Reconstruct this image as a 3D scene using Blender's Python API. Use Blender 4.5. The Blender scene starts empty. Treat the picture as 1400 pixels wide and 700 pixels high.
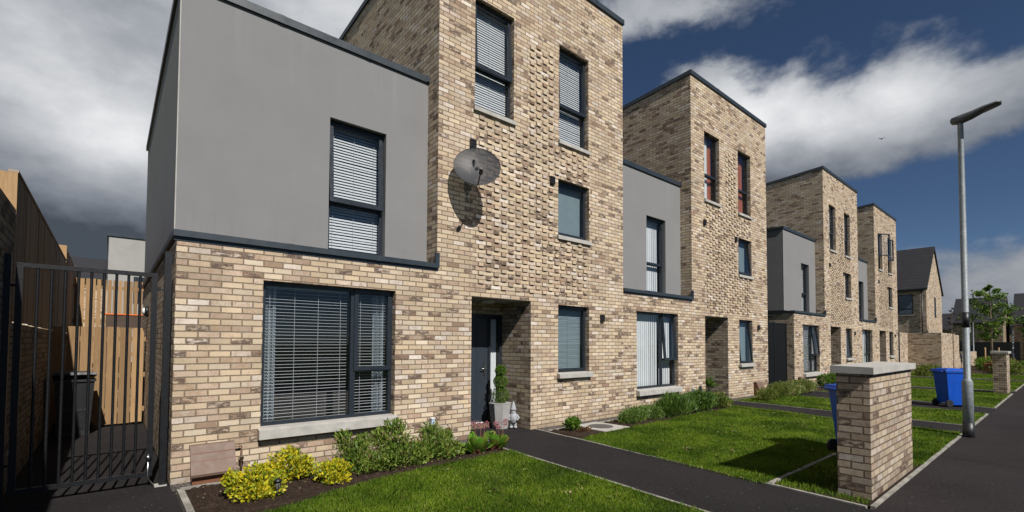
import bpy, bmesh, math, random
import numpy as np
from mathutils import Vector, Matrix
R_ = math.radians
rng = random.Random(7)
sc = bpy.context.scene
COL = sc.collection

# ------------------------------------------------------------------ helpers
class MB:
    """collects polygons, builds one mesh object"""
    def __init__(s): s.v = []; s.f = []; s.m = []; s.sm = []
    def poly(s, pts, m=0, smooth=False):
        i = len(s.v); s.v += [tuple(p) for p in pts]; s.f.append(tuple(range(i, i+len(pts)))); s.m.append(m); s.sm.append(smooth)
    def box(s, x0, x1, y0, y1, z0, z1, m=0, skip=''):
        P = lambda x, y, z: (x, y, z)
        if 'b' not in skip: s.poly([P(x0,y1,z0),P(x1,y1,z0),P(x1,y0,z0),P(x0,y0,z0)], m)
        if 't' not in skip: s.poly([P(x0,y0,z1),P(x1,y0,z1),P(x1,y1,z1),P(x0,y1,z1)], m)
        if 'f' not in skip: s.poly([P(x0,y0,z0),P(x1,y0,z0),P(x1,y0,z1),P(x0,y0,z1)], m)
        if 'k' not in skip: s.poly([P(x1,y1,z0),P(x0,y1,z0),P(x0,y1,z1),P(x1,y1,z1)], m)
        if 'l' not in skip: s.poly([P(x0,y1,z0),P(x0,y0,z0),P(x0,y0,z1),P(x0,y1,z1)], m)
        if 'r' not in skip: s.poly([P(x1,y0,z0),P(x1,y1,z0),P(x1,y1,z1),P(x1,y0,z1)], m)
    def hexa(s, b, t, m=0):
        """b, t: 4 bottom and 4 top points, same winding (counter-clockwise from above)"""
        s.poly(b[::-1], m); s.poly(t, m)
        for i in range(4):
            j = (i+1) % 4; s.poly([b[i], b[j], t[j], t[i]], m)
    def prism(s, prof, x0, x1, m=0):
        """profile in (y,z), counter-clockwise seen from -x ... extruded along x"""
        n = len(prof)
        s.poly([(x0, y, z) for y, z in prof], m); s.poly([(x1, y, z) for y, z in prof[::-1]], m)
        for i in range(n):
            a, b = prof[i], prof[(i+1) % n]
            s.poly([(x0, a[0], a[1]), (x1, a[0], a[1]), (x1, b[0], b[1]), (x0, b[0], b[1])][::-1], m)
    def tube(s, pts, rad, n=10, m=0, caps=True, smooth=True):
        pts = [Vector(p) for p in pts]
        rad = rad if isinstance(rad, (list, tuple)) else [rad]*len(pts)
        base = len(s.v); up = None
        for i, p in enumerate(pts):
            d = (pts[min(i+1, len(pts)-1)] - pts[max(i-1, 0)]).normalized()
            if up is None: up = d.orthogonal().normalized()
            a = (up - d*up.dot(d))
            a = a.normalized() if a.length > 1e-6 else d.orthogonal().normalized()
            up = a; b = d.cross(a)
            for k in range(n):
                t = 2*math.pi*k/n; s.v.append(tuple(p + (a*math.cos(t)+b*math.sin(t))*rad[i]))
        for i in range(len(pts)-1):
            for k in range(n):
                k2 = (k+1) % n
                s.f.append((base+i*n+k, base+i*n+k2, base+(i+1)*n+k2, base+(i+1)*n+k)); s.m.append(m); s.sm.append(smooth)
        if caps:
            s.f.append(tuple(base+k for k in range(n))[::-1]); s.m.append(m); s.sm.append(False)
            e = base+(len(pts)-1)*n
            s.f.append(tuple(e+k for k in range(n))); s.m.append(m); s.sm.append(False)
    def lathe(s, prof, c=(0,0,0), n=16, m=0, smooth=True, sx=1, sy=1):
        """prof list of (r,z) bottom to top"""
        base = len(s.v)
        for r, z in prof:
            for k in range(n):
                t = 2*math.pi*k/n; s.v.append((c[0]+sx*r*math.cos(t), c[1]+sy*r*math.sin(t), c[2]+z))
        for i in range(len(prof)-1):
            for k in range(n):
                k2 = (k+1) % n
                s.f.append((base+i*n+k, base+i*n+k2, base+(i+1)*n+k2, base+(i+1)*n+k)); s.m.append(m); s.sm.append(smooth)
        s.f.append(tuple(base+k for k in range(n))[::-1]); s.m.append(m); s.sm.append(False)
        e = base+(len(prof)-1)*n; s.f.append(tuple(e+k for k in range(n))); s.m.append(m); s.sm.append(False)
    def ball(s, c, r, n=12, m=0, sx=1, sy=1, sz=1):
        prof = [(max(r*math.sin(math.pi*i/n), .0006), -r*sz*math.cos(math.pi*i/n)) for i in range(n+1)]
        s.lathe(prof, c, n=max(8, n), m=m, sx=sx, sy=sy)
    def build(s, name, mats, parent=None, bevel=0, loc=None):
        me = bpy.data.meshes.new(name)
        me.from_pydata(s.v, [], s.f)
        mats = mats if isinstance(mats, (list, tuple)) else [mats]
        for q in mats: me.materials.append(q)
        me.polygons.foreach_set('material_index', s.m)
        me.polygons.foreach_set('use_smooth', s.sm)
        me.update()
        o = bpy.data.objects.new(name, me); COL.objects.link(o)
        if parent: o.parent = parent
        if loc: o.location = loc
        if bevel:
            md = o.modifiers.new('bevel', 'BEVEL'); md.width = bevel; md.segments = 2; md.limit_method = 'ANGLE'; md.angle_limit = R_(40)
        return o

def tag(o, label=None, cat=None, group=None, kind=None):
    if label: o['label'] = label
    if cat: o['category'] = cat
    if group: o['group'] = group
    if kind: o['kind'] = kind
    return o
def empty(name, loc, rz=0, label=None, cat=None, group=None):
    o = bpy.data.objects.new(name, None); COL.objects.link(o); o.location = loc; o.rotation_euler = (0, 0, rz)
    o.empty_display_size = .2
    return tag(o, label, cat, group)
def children_of(o): return [c for c in bpy.data.objects if c.parent == o]
def copy_tree(o, parent=None):
    kids = children_of(o); c = o.copy(); COL.objects.link(c)
    if parent: c.parent = parent
    for k in kids: copy_tree(k, c)
    return c
def np_mesh(name, verts, faces, mat, parent=None, loc=None):
    """verts (n,3), faces (m,k) same k"""
    me = bpy.data.meshes.new(name); n, m, k = len(verts), len(faces), faces.shape[1]
    me.vertices.add(n); me.vertices.foreach_set('co', verts.astype(np.float32).ravel())
    me.loops.add(m*k); me.loops.foreach_set('vertex_index', faces.astype(np.int32).ravel())
    me.polygons.add(m); me.polygons.foreach_set('loop_start', (np.arange(m)*k).astype(np.int32))
    me.polygons.foreach_set('loop_total', np.full(m, k, np.int32))
    for q in (mat if isinstance(mat, (list, tuple)) else [mat]): me.materials.append(q)
    me.update(calc_edges=True)
    o = bpy.data.objects.new(name, me); COL.objects.link(o)
    if parent: o.parent = parent
    if loc: o.location = loc
    return o

# ------------------------------------------------------------------ materials
class NT:
    def __init__(s, name):
        s.mat = bpy.data.materials.new(name); s.mat.use_nodes = True; s.t = s.mat.node_tree; s.t.nodes.clear()
        s.out = s.n('ShaderNodeOutputMaterial')
    def n(s, ty, **kw):
        nd = s.t.nodes.new(ty)
        for k, v in kw.items(): setattr(nd, k, v)
        return nd
    def link(s, a, b): s.t.links.new(a, b)
    def setin(s, nd, key, v):
        if hasattr(v, 'is_output') or isinstance(v, bpy.types.NodeSocket): s.link(v, nd.inputs[key])
        else:
            nd.inputs[key].default_value = v
    def math(s, op, a, b=None, c=None, clamp=False):
        nd = s.n('ShaderNodeMath', operation=op); nd.use_clamp = clamp
        s.setin(nd, 0, a)
        if b is not None: s.setin(nd, 1, b)
        if c is not None: s.setin(nd, 2, c)
        return nd.outputs[0]
    def maprange(s, v, a, b, c=0, d=1, smooth=False):
        nd = s.n('ShaderNodeMapRange'); nd.interpolation_type = 'SMOOTHSTEP' if smooth else 'LINEAR'
        s.setin(nd, 0, v)
        for i, x in enumerate((a, b, c, d), 1): s.setin(nd, i, x)
        return nd.outputs[0]
    def noise(s, vec, scale, detail=3, rough=.5, dist=0, out=0):
        nd = s.n('ShaderNodeTexNoise'); s.setin(nd, 'Scale', scale); nd.inputs['Detail'].default_value = detail
        nd.inputs['Roughness'].default_value = rough; nd.inputs['Distortion'].default_value = dist
        if vec is not None: s.link(vec, nd.inputs['Vector'])
        return nd.outputs[out]
    def ramp(s, fac, stops, interp='LINEAR'):
        nd = s.n('ShaderNodeValToRGB'); cr = nd.color_ramp; cr.interpolation = interp
        while len(cr.elements) < len(stops): cr.elements.new(.5)
        for e, (p, c) in zip(cr.elements, stops):
            e.position = p; e.color = (c[0], c[1], c[2], 1) if not isinstance(c, (int, float)) else (c, c, c, 1)
        s.link(fac, nd.inputs[0]); return nd.outputs[0]
    def mix(s, fac, a, b, mode='MIX'):
        nd = s.n('ShaderNodeMix', data_type='RGBA', blend_type=mode)
        s.setin(nd, 0, fac)
        for k, v in ((6, a), (7, b)):
            if isinstance(v, bpy.types.NodeSocket): s.link(v, nd.inputs[k])
            else: nd.inputs[k].default_value = (v[0], v[1], v[2], 1)
        return nd.outputs[2]
    def comb(s, x, y, z):
        nd = s.n('ShaderNodeCombineXYZ')
        for i, v in enumerate((x, y, z)): s.setin(nd, i, v)
        return nd.outputs[0]
    def objco(s): return s.n('ShaderNodeTexCoord').outputs['Object']
    def sep(s, v):
        nd = s.n('ShaderNodeSeparateXYZ'); s.link(v, nd.inputs[0]); return nd.outputs
    def bump(s, h, strength=.5, dist=.01):
        nd = s.n('ShaderNodeBump'); nd.inputs['Strength'].default_value = strength; nd.inputs['Distance'].default_value = dist
        s.link(h, nd.inputs['Height']); return nd.outputs[0]
    def principled(s, color, rough=.7, normal=None, metal=0, spec=.5, **kw):
        p = s.n('ShaderNodeBsdfPrincipled')
        if isinstance(color, bpy.types.NodeSocket): s.link(color, p.inputs['Base Color'])
        else: p.inputs['Base Color'].default_value = (*color, 1)
        s.setin(p, 'Roughness', rough); p.inputs['Metallic'].default_value = metal
        p.inputs['Specular IOR Level'].default_value = spec
        if normal is not None: s.link(normal, p.inputs['Normal'])
        for k, v in kw.items(): p.inputs[k].default_value = v
        return p.outputs[0]
    def done(s, sh): s.link(sh, s.out.inputs['Surface']); return s.mat

BRICK_STOPS = [(0, (.54,.435,.285)), (.18, (.50,.39,.245)), (.34, (.57,.485,.35)), (.48, (.53,.42,.27)), (.60, (.49,.375,.245)),
               (.68, (.64,.585,.50)), (.76, (.50,.39,.285)), (.85, (.41,.30,.205)), (.91, (.55,.465,.345)), (.965, (.25,.165,.115)), (1, (.48,.38,.255))]
def brick_mat(name, flemish=False, tone=1.0, grey=0.0, bscale=1.0):
    m = NT(name); co = m.objco(); x, y, z = m.sep(co)
    g = m.n('ShaderNodeNewGeometry'); nx, ny, nz = m.sep(g.outputs['Normal'])
    side = m.math('GREATER_THAN', m.math('ABSOLUTE', nx), .5)
    flat = m.math('GREATER_THAN', m.math('ABSOLUTE', nz), .7)
    u = m.math('ADD', m.math('MULTIPLY', x, m.math('SUBTRACT', 1, side)), m.math('MULTIPLY', m.math('ADD', y, .05), side))
    # a little wobble so that joints are not ruler straight
    wob = m.noise(co, 14, 2); wob2 = m.noise(co, 42, 3)
    zz_in = m.math('ADD', z, m.math('MULTIPLY', m.math('SUBTRACT', wob, .5), .006))
    vz = m.math('ADD', m.math('MULTIPLY', zz_in, m.math('SUBTRACT', 1, flat)), m.math('MULTIPLY', y, flat))
    rowf = m.math('DIVIDE', m.math('ADD', vz, 20*.075), .075); row = m.math('FLOOR', rowf)
    zf = m.math('MULTIPLY', m.math('FRACT', rowf), .075)
    par = m.math('MODULO', row, 2)
    if not flemish:
        cf = m.math('ADD', m.math('DIVIDE', m.math('ADD', u, 22.5), .225), m.math('MULTIPLY', par, .5))
        cell = m.math('FLOOR', cf); f = m.math('MULTIPLY', m.math('FRACT', cf), .225); w = .225
        dx = m.math('MINIMUM', f, m.math('SUBTRACT', w, f))
    else:
        cf = m.math('ADD', m.math('DIVIDE', m.math('ADD', u, .3375*60), .3375), m.math('MULTIPLY', par, .5))
        c0 = m.math('FLOOR', cf); ff = m.math('MULTIPLY', m.math('FRACT', cf), .3375)
        hdr = m.math('LESS_THAN', ff, .1125)
        f = m.math('SUBTRACT', ff, m.math('MULTIPLY', m.math('SUBTRACT', 1, hdr), .1125))
        w = m.math('ADD', .1125, m.math('MULTIPLY', m.math('SUBTRACT', 1, hdr), .1125))
        cell = m.math('ADD', c0, m.math('MULTIPLY', hdr, .37))
        dx = m.math('MINIMUM', f, m.math('SUBTRACT', w, f))
    dz = m.math('MINIMUM', zf, m.math('SUBTRACT', .075, zf))
    d = m.math('ADD', m.math('MINIMUM', dx, dz), m.math('MULTIPLY', m.math('SUBTRACT', wob2, .5), .0085))
    mask = m.maprange(d, .0046, .0088, 0, 1, True)
    loc = m.n('ShaderNodeObjectInfo').outputs['Location']; lx, ly, lz = m.sep(loc)
    wn = m.n('ShaderNodeTexWhiteNoise', noise_dimensions='3D')
    m.link(m.comb(cell, row, m.math('ADD', m.math('MULTIPLY', side, 7.3), lx)), wn.inputs['Vector'])
    r1 = wn.outputs['Value']; rr, rg, rb = m.sep(wn.outputs['Color'])
    base = m.ramp(r1, BRICK_STOPS)
    hs = m.n('ShaderNodeHueSaturation'); m.link(base, hs.inputs['Color'])
    m.link(m.maprange(rg, 0, 1, .82, 1.14), hs.inputs['Value']); hs.inputs['Saturation'].default_value = 1 - grey
    base = hs.outputs[0]
    # kiln marks: dark ragged streaks on a few bricks, blotches on all
    sv = m.n('ShaderNodeMapping'); m.link(co, sv.inputs[0]); sv.inputs['Scale'].default_value = (1, 1, 2.6)
    streak = m.noise(sv.outputs[0], 9.5, 5, .62, .3)
    few = m.math('GREATER_THAN', rb, .878)
    dk = m.math('MULTIPLY', few, m.maprange(streak, .38, .52, 0, .92))
    base = m.mix(dk, base, (.10, .068, .055))
    # every brick: one flank or corner shades to brown
    fl = m.maprange(m.math('ADD', m.math('MULTIPLY', m.noise(co, 11, 4, .65), 1.0), m.math('MULTIPLY', m.math('SUBTRACT', rr, .5), .22)), .54, .70, 0, .50)
    base = m.mix(fl, base, (.33, .215, .13))
    blot = m.noise(co, 24, 4, .6)
    base = m.mix(m.math('MULTIPLY', m.maprange(blot, .5, .72), m.maprange(rr, .3, 1, .05, .55)), base, (.27, .17, .10))
    base = m.mix(m.maprange(m.noise(co, 38, 3, .6), .55, .75, 0, .4), base, (.62, .56, .47))
    mort = m.mix(m.noise(co, 60, 2), (.165, .125, .088), (.26, .205, .145))
    col = m.mix(mask, mort, base)
    # large soft weathering and a splash zone of grime near the ground
    weather = m.math('MULTIPLY', m.maprange(m.noise(co, .55, 4, .6), .3, .75, .86, 1.08), m.maprange(m.noise(co, 2.1, 4, .6), .3, .7, .90, 1.08))
    bloom = m.maprange(m.noise(co, 1.5, 5, .7), .58, .78, 0, .28)
    col = m.mix(bloom, col, (.58, .54, .48))
    low = m.maprange(m.math('ADD', z, m.math('MULTIPLY', m.noise(co, 3, 3), .25)), .1, .42, .74, 1, True)
    col = m.mix(1.0, col, (1.02, .99, .985), 'MULTIPLY')
    hs2 = m.n('ShaderNodeHueSaturation'); m.link(col, hs2.inputs['Color'])
    m.link(m.math('MULTIPLY', m.math('MULTIPLY', weather, low), tone), hs2.inputs['Value'])
    h = m.math('ADD', m.math('MULTIPLY', mask, .7), m.math('MULTIPLY', m.noise(co, 70, 4, .7), .42))
    h = m.math('ADD', h, m.math('MULTIPLY', m.math('MULTIPLY', mask, rg), .35))
    h = m.math('ADD', h, m.math('MULTIPLY', m.noise(co, 16, 2, .5), .35))
    return m.done(m.principled(hs2.outputs[0], .92, m.bump(h, 1.0, .0075*bscale), spec=.25))

def simple(name, color, rough=.6, metal=0, var=.12, scale=8, bump=0, bscale=60, spec=.5, **kw):
    m = NT(name); co = m.objco()
    n = m.noise(co, scale, 4, .6)
    dark = tuple(c*(1-var) for c in color); lite = tuple(min(1, c*(1+var)) for c in color)
    col = m.mix(m.maprange(n, .3, .7), dark, lite)
    nrm = m.bump(m.noise(co, bscale, 3), bump, .004) if bump else None
    rg = m.maprange(m.noise(co, scale*2.3, 3), .3, .7, max(rough-.08, 0), min(1, rough+.08))
    return m.done(m.principled(col, rg, nrm, metal, spec, **kw))

M = {}
M['brick'] = brick_mat('buff_brick', tone=1.05, grey=.10)
M['flemish'] = brick_mat('buff_brick_flemish', True, tone=1.05, grey=.10)
M['brick_dark'] = brick_mat('shaded_side_brick', tone=.5, grey=.1)  # buff brick at half tone, the side's shade put into the colour
M['frame'] = simple('anthracite_frame', (.017, .023, .031), .38, var=.06)
M['coping'] = simple('anthracite_metal', (.028, .038, .047), .42, var=.14, scale=3)
M['gate'] = simple('black_steel', (.006, .0065, .008), .45, var=.2, scale=20, bump=.1)
M['stone'] = simple('cast_stone', (.40, .385, .35), .85, var=.14, scale=7, bump=.35, bscale=140)
M['kerb'] = simple('pin_kerb', (.26, .245, .21), .9, var=.45, scale=5, bump=.4, bscale=90)
M['room'] = simple('room_wall', (.055, .05, .045), .95)  # near-black walls, the unlit interior's shade is put into this colour
M['slat'] = simple('blind_slat', (.58, .60, .61), .5, var=.03)
M['dimslat'] = simple('glass_dimmed_slat', (.22, .28, .30), .5, var=.03)  # darker teal slats, the reflection in the glass is put into their colour
M['net'] = simple('net_fabric', (.74, .76, .76), .8, var=.05, scale=3)
M['grey_curtain'] = simple('grey_curtain', (.22, .26, .29), .9, var=.12, scale=3)
M['red'] = simple('red_curtain', (.42, .12, .045), .85, var=.1)
M['teal'] = simple('frosted_screen', (.19, .25, .265), .6, var=.06)
M['door'] = simple('anthracite_door', (.028, .036, .048), .4, var=.05)
M['steel'] = simple('brushed_steel', (.55, .55, .54), .28, 1.0)
M['brown'] = simple('brown_plastic', (.165, .108, .080), .6, var=.12, scale=5)
M['brown_dark'] = simple('brown_base', (.17, .068, .035), .6, var=.15)
M['blackplastic'] = simple('black_plastic', (.012, .012, .013), .42, var=.2)
M['greybin'] = simple('charcoal_plastic', (.022, .022, .024), .5, var=.12)
M['blue'] = simple('blue_plastic', (.0, .068, .44), .45, var=.10, scale=4)
M['rubber'] = simple('rubber', (.012, .012, .012), .8)
M['white'] = simple('white_plastic', (.75, .75, .73), .45, var=.04)
M['paleblue'] = simple('pale_blue_plastic', (.40, .52, .62), .5, var=.08)
M['gnome'] = simple('grey_stoneware', (.34, .35, .37), .8, var=.25, scale=26, bump=.4, bscale=60)
M['gnome_dark'] = simple('dark_stoneware', (.06, .06, .065), .8)
M['planter'] = simple('ribbed_planter', (.36, .355, .34), .7, var=.1)
M['pipe'] = simple('copper_pipe', (.20, .12, .08), .5, var=.25)
M['bark'] = simple('bark', (.16, .115, .075), .9, var=.35, scale=14, bump=.6, bscale=40)
M['stem'] = simple('green_stem', (.10, .10, .035), .8, var=.3, scale=20)
M['lamp_head'] = simple('lamp_head_grey', (.10, .10, .10), .45, var=.12)
M['orange'] = simple('orange_cord', (.75, .16, .02), .6)
M['soffit'] = simple('painted_soffit', (.42, .41, .39), .8)
M['cover'] = simple('iron_cover', (.085, .082, .08), .75, var=.2, bump=.5, bscale=90)
M['slate'] = simple('dark_roof_deck', (.03, .03, .034), .6)
M['flower'] = simple('pink_flower', (.30, .11, .13), .7, var=.3, scale=40)
M['redstem'] = simple('red_stem', (.20, .055, .035), .7, var=.2, scale=20)
M['bird'] = simple('bird_feathers', (.02, .02, .022), .8)

def render_mat():
    m = NT('grey_render'); co = m.objco(); x, y, z = m.sep(co)
    n1 = m.noise(co, 1.3, 4, .6); n2 = m.noise(co, 180, 2)
    mp = m.n('ShaderNodeMapping'); m.link(co, mp.inputs[0]); mp.inputs['Scale'].default_value = (7, 7, .35)
    st = m.noise(mp.outputs[0], 1.2, 4, .65)
    col = m.mix(m.maprange(n1, .3, .7), (.208, .206, .205), (.228, .226, .225))
    col = m.mix(m.math('MULTIPLY', m.maprange(st, .52, .75, 0, .26), m.maprange(z, 4.6, 5.9, 0, 1, True)), col, (.30, .29, .28))
    col = m.mix(m.math('MULTIPLY', m.maprange(m.noise(mp.outputs[0], 2.3, 4, .7), .5, .8, 0, .22), m.maprange(z, 3.9, 2.9, 0, 1, True)), col, (.12, .115, .11))
    col = m.mix(m.maprange(n2, .55, .8, 0, .3), col, (.24, .235, .23))
    h = m.math('ADD', m.noise(co, 150, 3, .6), m.math('MULTIPLY', m.noise(co, 7, 3), 1.2))
    return m.done(m.principled(col, .95, m.bump(h, .35, .004), spec=.2))
M['render'] = render_mat()

def glass_mat(name, tint=(.88, .90, .91), gain=1.2):
    m = NT(name)
    fr = m.n('ShaderNodeFresnel'); g = m.n('ShaderNodeNewGeometry'); m.link(m.maprange(g.outputs['Backfacing'], 0, 1, 1.52, 1/1.52), fr.inputs['IOR'])
    tr = m.n('ShaderNodeBsdfTransparent'); tr.inputs[0].default_value = (*tint, 1)
    gl = m.n('ShaderNodeBsdfGlossy'); gl.inputs['Roughness'].default_value = .015; gl.inputs[0].default_value = (.9, .95, 1, 1)
    co = m.objco(); nb = m.bump(m.noise(co, 1.6, 2), .06, .02); m.link(nb, gl.inputs['Normal'])
    mx = m.n('ShaderNodeMixShader'); m.link(m.math('MULTIPLY', fr.outputs[0], gain, clamp=True), mx.inputs[0])
    m.link(tr.outputs[0], mx.inputs[1]); m.link(gl.outputs[0], mx.inputs[2])
    return m.done(mx.outputs[0])
M['glass'] = glass_mat('window_glass')

def tarmac_mat(name, a=(.0135, .012, .0125), b=(.022, .0195, .020)):
    m = NT(name); co = m.objco()
    col = m.mix(m.maprange(m.noise(co, 1.1, 4, .6), .3, .7), a, b)
    sp = m.noise(co, 85, 4, .8)
    col = m.mix(m.maprange(sp, .52, .70, 0, .7), col, tuple(c*2.6 for c in b))
    col = m.mix(m.maprange(sp, .48, .34, 0, .6), col, tuple(c*.4 for c in a))
    col = m.mix(m.maprange(m.noise(co, .35, 5, .65), .45, .62, 0, .35), col, tuple(c*1.5 for c in b))
    col = m.mix(m.maprange(m.noise(co, 26, 3, .7), .5, .66, 0, .5), col, tuple(c*2.0 for c in b))
    x_, y_, z_ = m.sep(co)
    seam = m.math('LESS_THAN', m.math('ABSOLUTE', m.math('ADD', m.math('SUBTRACT', x_, 9.6), m.math('ADD', m.math('MULTIPLY', y_, -.16), m.math('MULTIPLY', m.noise(co, 4, 2), .08)))), .014)
    col = m.mix(m.math('MULTIPLY', seam, .8 if 'pavement' in name else 0.0), col, (.008, .008, .008))
    v = m.n('ShaderNodeTexVoronoi'); v.inputs['Scale'].default_value = 16; m.link(co, v.inputs['Vector'])
    rnd = m.sep(v.outputs['Color'])[0]
    spot = m.math('MULTIPLY', m.math('LESS_THAN', v.outputs['Distance'], .10), m.math('GREATER_THAN', rnd, .80))
    col = m.mix(spot, col, (.17, .165, .155))
    v2 = m.n('ShaderNodeTexVoronoi'); v2.inputs['Scale'].default_value = 2.2; m.link(co, v2.inputs['Vector'])
    spot2 = m.math('MULTIPLY', m.math('LESS_THAN', m.math('ADD', v2.outputs['Distance'], m.math('MULTIPLY', m.noise(co, 30, 2), .05)), .055), m.math('GREATER_THAN', m.sep(v2.outputs['Color'])[0], .72))
    col = m.mix(m.math('MULTIPLY', spot2, .6), col, (.11, .105, .10))
    h = m.noise(co, 90, 4, .8)
    return m.done(m.principled(col, .88, m.bump(h, 1, .010), spec=.15))
M['tarmac'] = tarmac_mat('path_tarmac')
M['tarmac2'] = tarmac_mat('pavement_tarmac', (.0165, .0135, .0135), (.027, .0225, .0225))

def soil_mat():
    m = NT('bed_soil'); co = m.objco()
    col = m.ramp(m.noise(co, 26, 5, .7), [(.3, (.022, .014, .010)), (.55, (.05, .032, .022)), (.75, (.11, .075, .05))])
    h = m.noise(co, 30, 5, .75)
    return m.done(m.principled(col, .95, m.bump(h, 1, .04), spec=.2))
M['soil'] = soil_mat()
def gravel_mat():
    m = NT('gravel_strip'); co = m.objco()
    v = m.n('ShaderNodeTexVoronoi'); v.inputs['Scale'].default_value = 62; m.link(co, v.inputs['Vector'])
    r = m.sep(v.outputs['Color'])[0]
    col = m.ramp(r, [(0, (.10, .085, .075)), (.5, (.24, .21, .19)), (1, (.42, .39, .36))])
    col = m.mix(m.maprange(v.outputs['Distance'], .3, .55), col, (.03, .027, .024))
    h = m.math('SUBTRACT', 1, v.outputs['Distance'])
    return m.done(m.principled(col, .9, m.bump(h, 1, .015)))
M['gravel'] = gravel_mat()
def lawn_ground_mat(name, c1=(.030, .036, .012), c2=(.055, .058, .02)):
    m = NT(name); co = m.objco()
    col = m.mix(m.maprange(m.noise(co, 3, 4, .65), .3, .7), c1, c2)
    col = m.mix(m.maprange(m.noise(co, 60, 4, .7), .45, .75, 0, .6), col, (.07, .10, .02))
    return m.done(m.principled(col, .95, m.bump(m.noise(co, 80, 4, .8), 1, .03), spec=.15))
M['turf'] = lawn_ground_mat('turf')
M['field'] = lawn_ground_mat('field', (.03, .05, .012), (.06, .08, .02))
def leaf_mat(name, stops, trans=.35, rough=.5, patch=1.2, patch_amt=.35, spec=.35):
    m = NT(name); g = m.n('ShaderNodeNewGeometry'); co = m.objco()
    col = m.ramp(g.outputs['Random Per Island'], stops)
    pn = m.maprange(m.noise(co, patch, 4, .6), .34, .66)
    hs = m.n('ShaderNodeHueSaturation'); m.link(col, hs.inputs['Color'])
    m.link(m.maprange(pn, 0, 1, 1-patch_amt, 1+patch_amt), hs.inputs['Value'])
    m.link(m.maprange(pn, 0, 1, .515, .49), hs.inputs['Hue'])
    p = m.principled(hs.outputs[0], rough, spec=spec)
    tl = m.n('ShaderNodeBsdfTranslucent'); m.link(hs.outputs[0], tl.inputs[0])
    mx = m.n('ShaderNodeMixShader'); mx.inputs[0].default_value = trans
    m.link(p, mx.inputs[1]); m.link(tl.outputs[0], mx.inputs[2])
    return m.done(mx.outputs[0])
M['grass'] = leaf_mat('grass_blades', [(0, (.075, .15, .008)), (.5, (.115, .205, .012)), (.85, (.17, .24, .02)), (1, (.28, .27, .08))], .4, .6, 1.1, .42, .2)
M['golden'] = leaf_mat('golden_leaves', [(0, (.46, .42, .015)), (.45, (.68, .56, .03)), (.75, (.34, .40, .03)), (1, (.12, .20, .02))], .3, .45, 6, .2)
M['green'] = leaf_mat('bush_leaves', [(0, (.09, .15, .02)), (.5, (.16, .25, .035)), (.8, (.25, .33, .06)), (.93, (.20, .22, .04)), (1, (.28, .15, .08))], .3, .5, 4, .25)
M['hebe'] = leaf_mat('hebe_leaves', [(0, (.08, .15, .025)), (.6, (.15, .24, .045)), (1, (.22, .30, .08))], .3, .45, 4, .2)
M['deep'] = leaf_mat('deep_leaves', [(0, (.045, .10, .015)), (.6, (.085, .16, .025)), (1, (.15, .22, .04))], .3, .45, 4, .25)
M['wild'] = leaf_mat('wild_leaves', [(0, (.08, .13, .02)), (.5, (.14, .20, .03)), (.8, (.22, .24, .05)), (1, (.34, .28, .13))], .35, .6, 3, .3)
M['box'] = leaf_mat('boxwood_leaves', [(0, (.06, .13, .012)), (.6, (.11, .21, .02)), (1, (.18, .28, .04))], .3, .4, 10, .15)
M['berg'] = leaf_mat('bergenia_leaves', [(0, (.10, .22, .02)), (.5, (.16, .32, .035)), (.85, (.28, .38, .06)), (1, (.30, .16, .04))], .3, .28, 3, .2, .6)
M['tree'] = leaf_mat('tree_leaves', [(0, (.06, .12, .018)), (.5, (.12, .21, .03)), (1, (.20, .30, .05))], .4, .5, 2, .3)
M['redleaf'] = leaf_mat('red_brown_leaves', [(0, (.12, .05, .025)), (.6, (.20, .09, .04)), (1, (.24, .16, .06))], .3, .6, 3, .25)
M['litter'] = leaf_mat('dry_litter', [(0, (.10, .06, .035)), (.6, (.22, .14, .08)), (1, (.36, .28, .18))], .2, .8, 3, .2)
M['twig'] = simple('dark_twig', (.055, .05, .045), .9)

def timber_mat(name, a, b, rot=False):
    m = NT(name); co = m.objco(); x, y, z = m.sep(co)
    g = m.n('ShaderNodeNewGeometry')
    ri = g.outputs['Random Per Island']
    mp = m.n('ShaderNodeMapping'); m.link(co, mp.inputs[0]); mp.inputs['Scale'].default_value = (14, 14, .9)
    gr = m.noise(mp.outputs[0], 3, 5, .6, 1.2)
    col = m.mix(m.maprange(gr, .3, .7), a, b)
    hs = m.n('ShaderNodeHueSaturation'); m.link(col, hs.inputs['Color']); m.link(m.maprange(ri, 0, 1, .72, 1.18), hs.inputs['Value'])
    v = m.n('ShaderNodeTexVoronoi'); v.inputs['Scale'].default_value = 3.2; m.link(co, v.inputs['Vector'])
    kn = m.math('MULTIPLY', m.maprange(v.outputs['Distance'], .05, .10, 1, 0), m.math('GREATER_THAN', m.sep(v.outputs['Color'])[0], .45))
    col = m.mix(m.math('MULTIPLY', kn, .65), hs.outputs[0], (.10, .045, .02))
    return m.done(m.principled(col, .8, m.bump(gr, .3, .006), spec=.25))
M['timber'] = timber_mat('fresh_timber', (.27, .165, .078), (.38, .245, .125))
M['timber_old'] = timber_mat('weathered_timber', (.26, .195, .135), (.35, .27, .195))
def perforated():
    m = NT('smoked_perforated_dish')
    p = m.principled((.055, .058, .065), .5, spec=.4)
    tr = m.n('ShaderNodeBsdfTransparent'); tr.inputs[0].default_value = (.8, .8, .8, 1)
    mx = m.n('ShaderNodeMixShader'); mx.inputs[0].default_value = .38
    m.link(p, mx.inputs[1]); m.link(tr.outputs[0], mx.inputs[2]); return m.done(mx.outputs[0])
M['dish'] = perforated()
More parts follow.
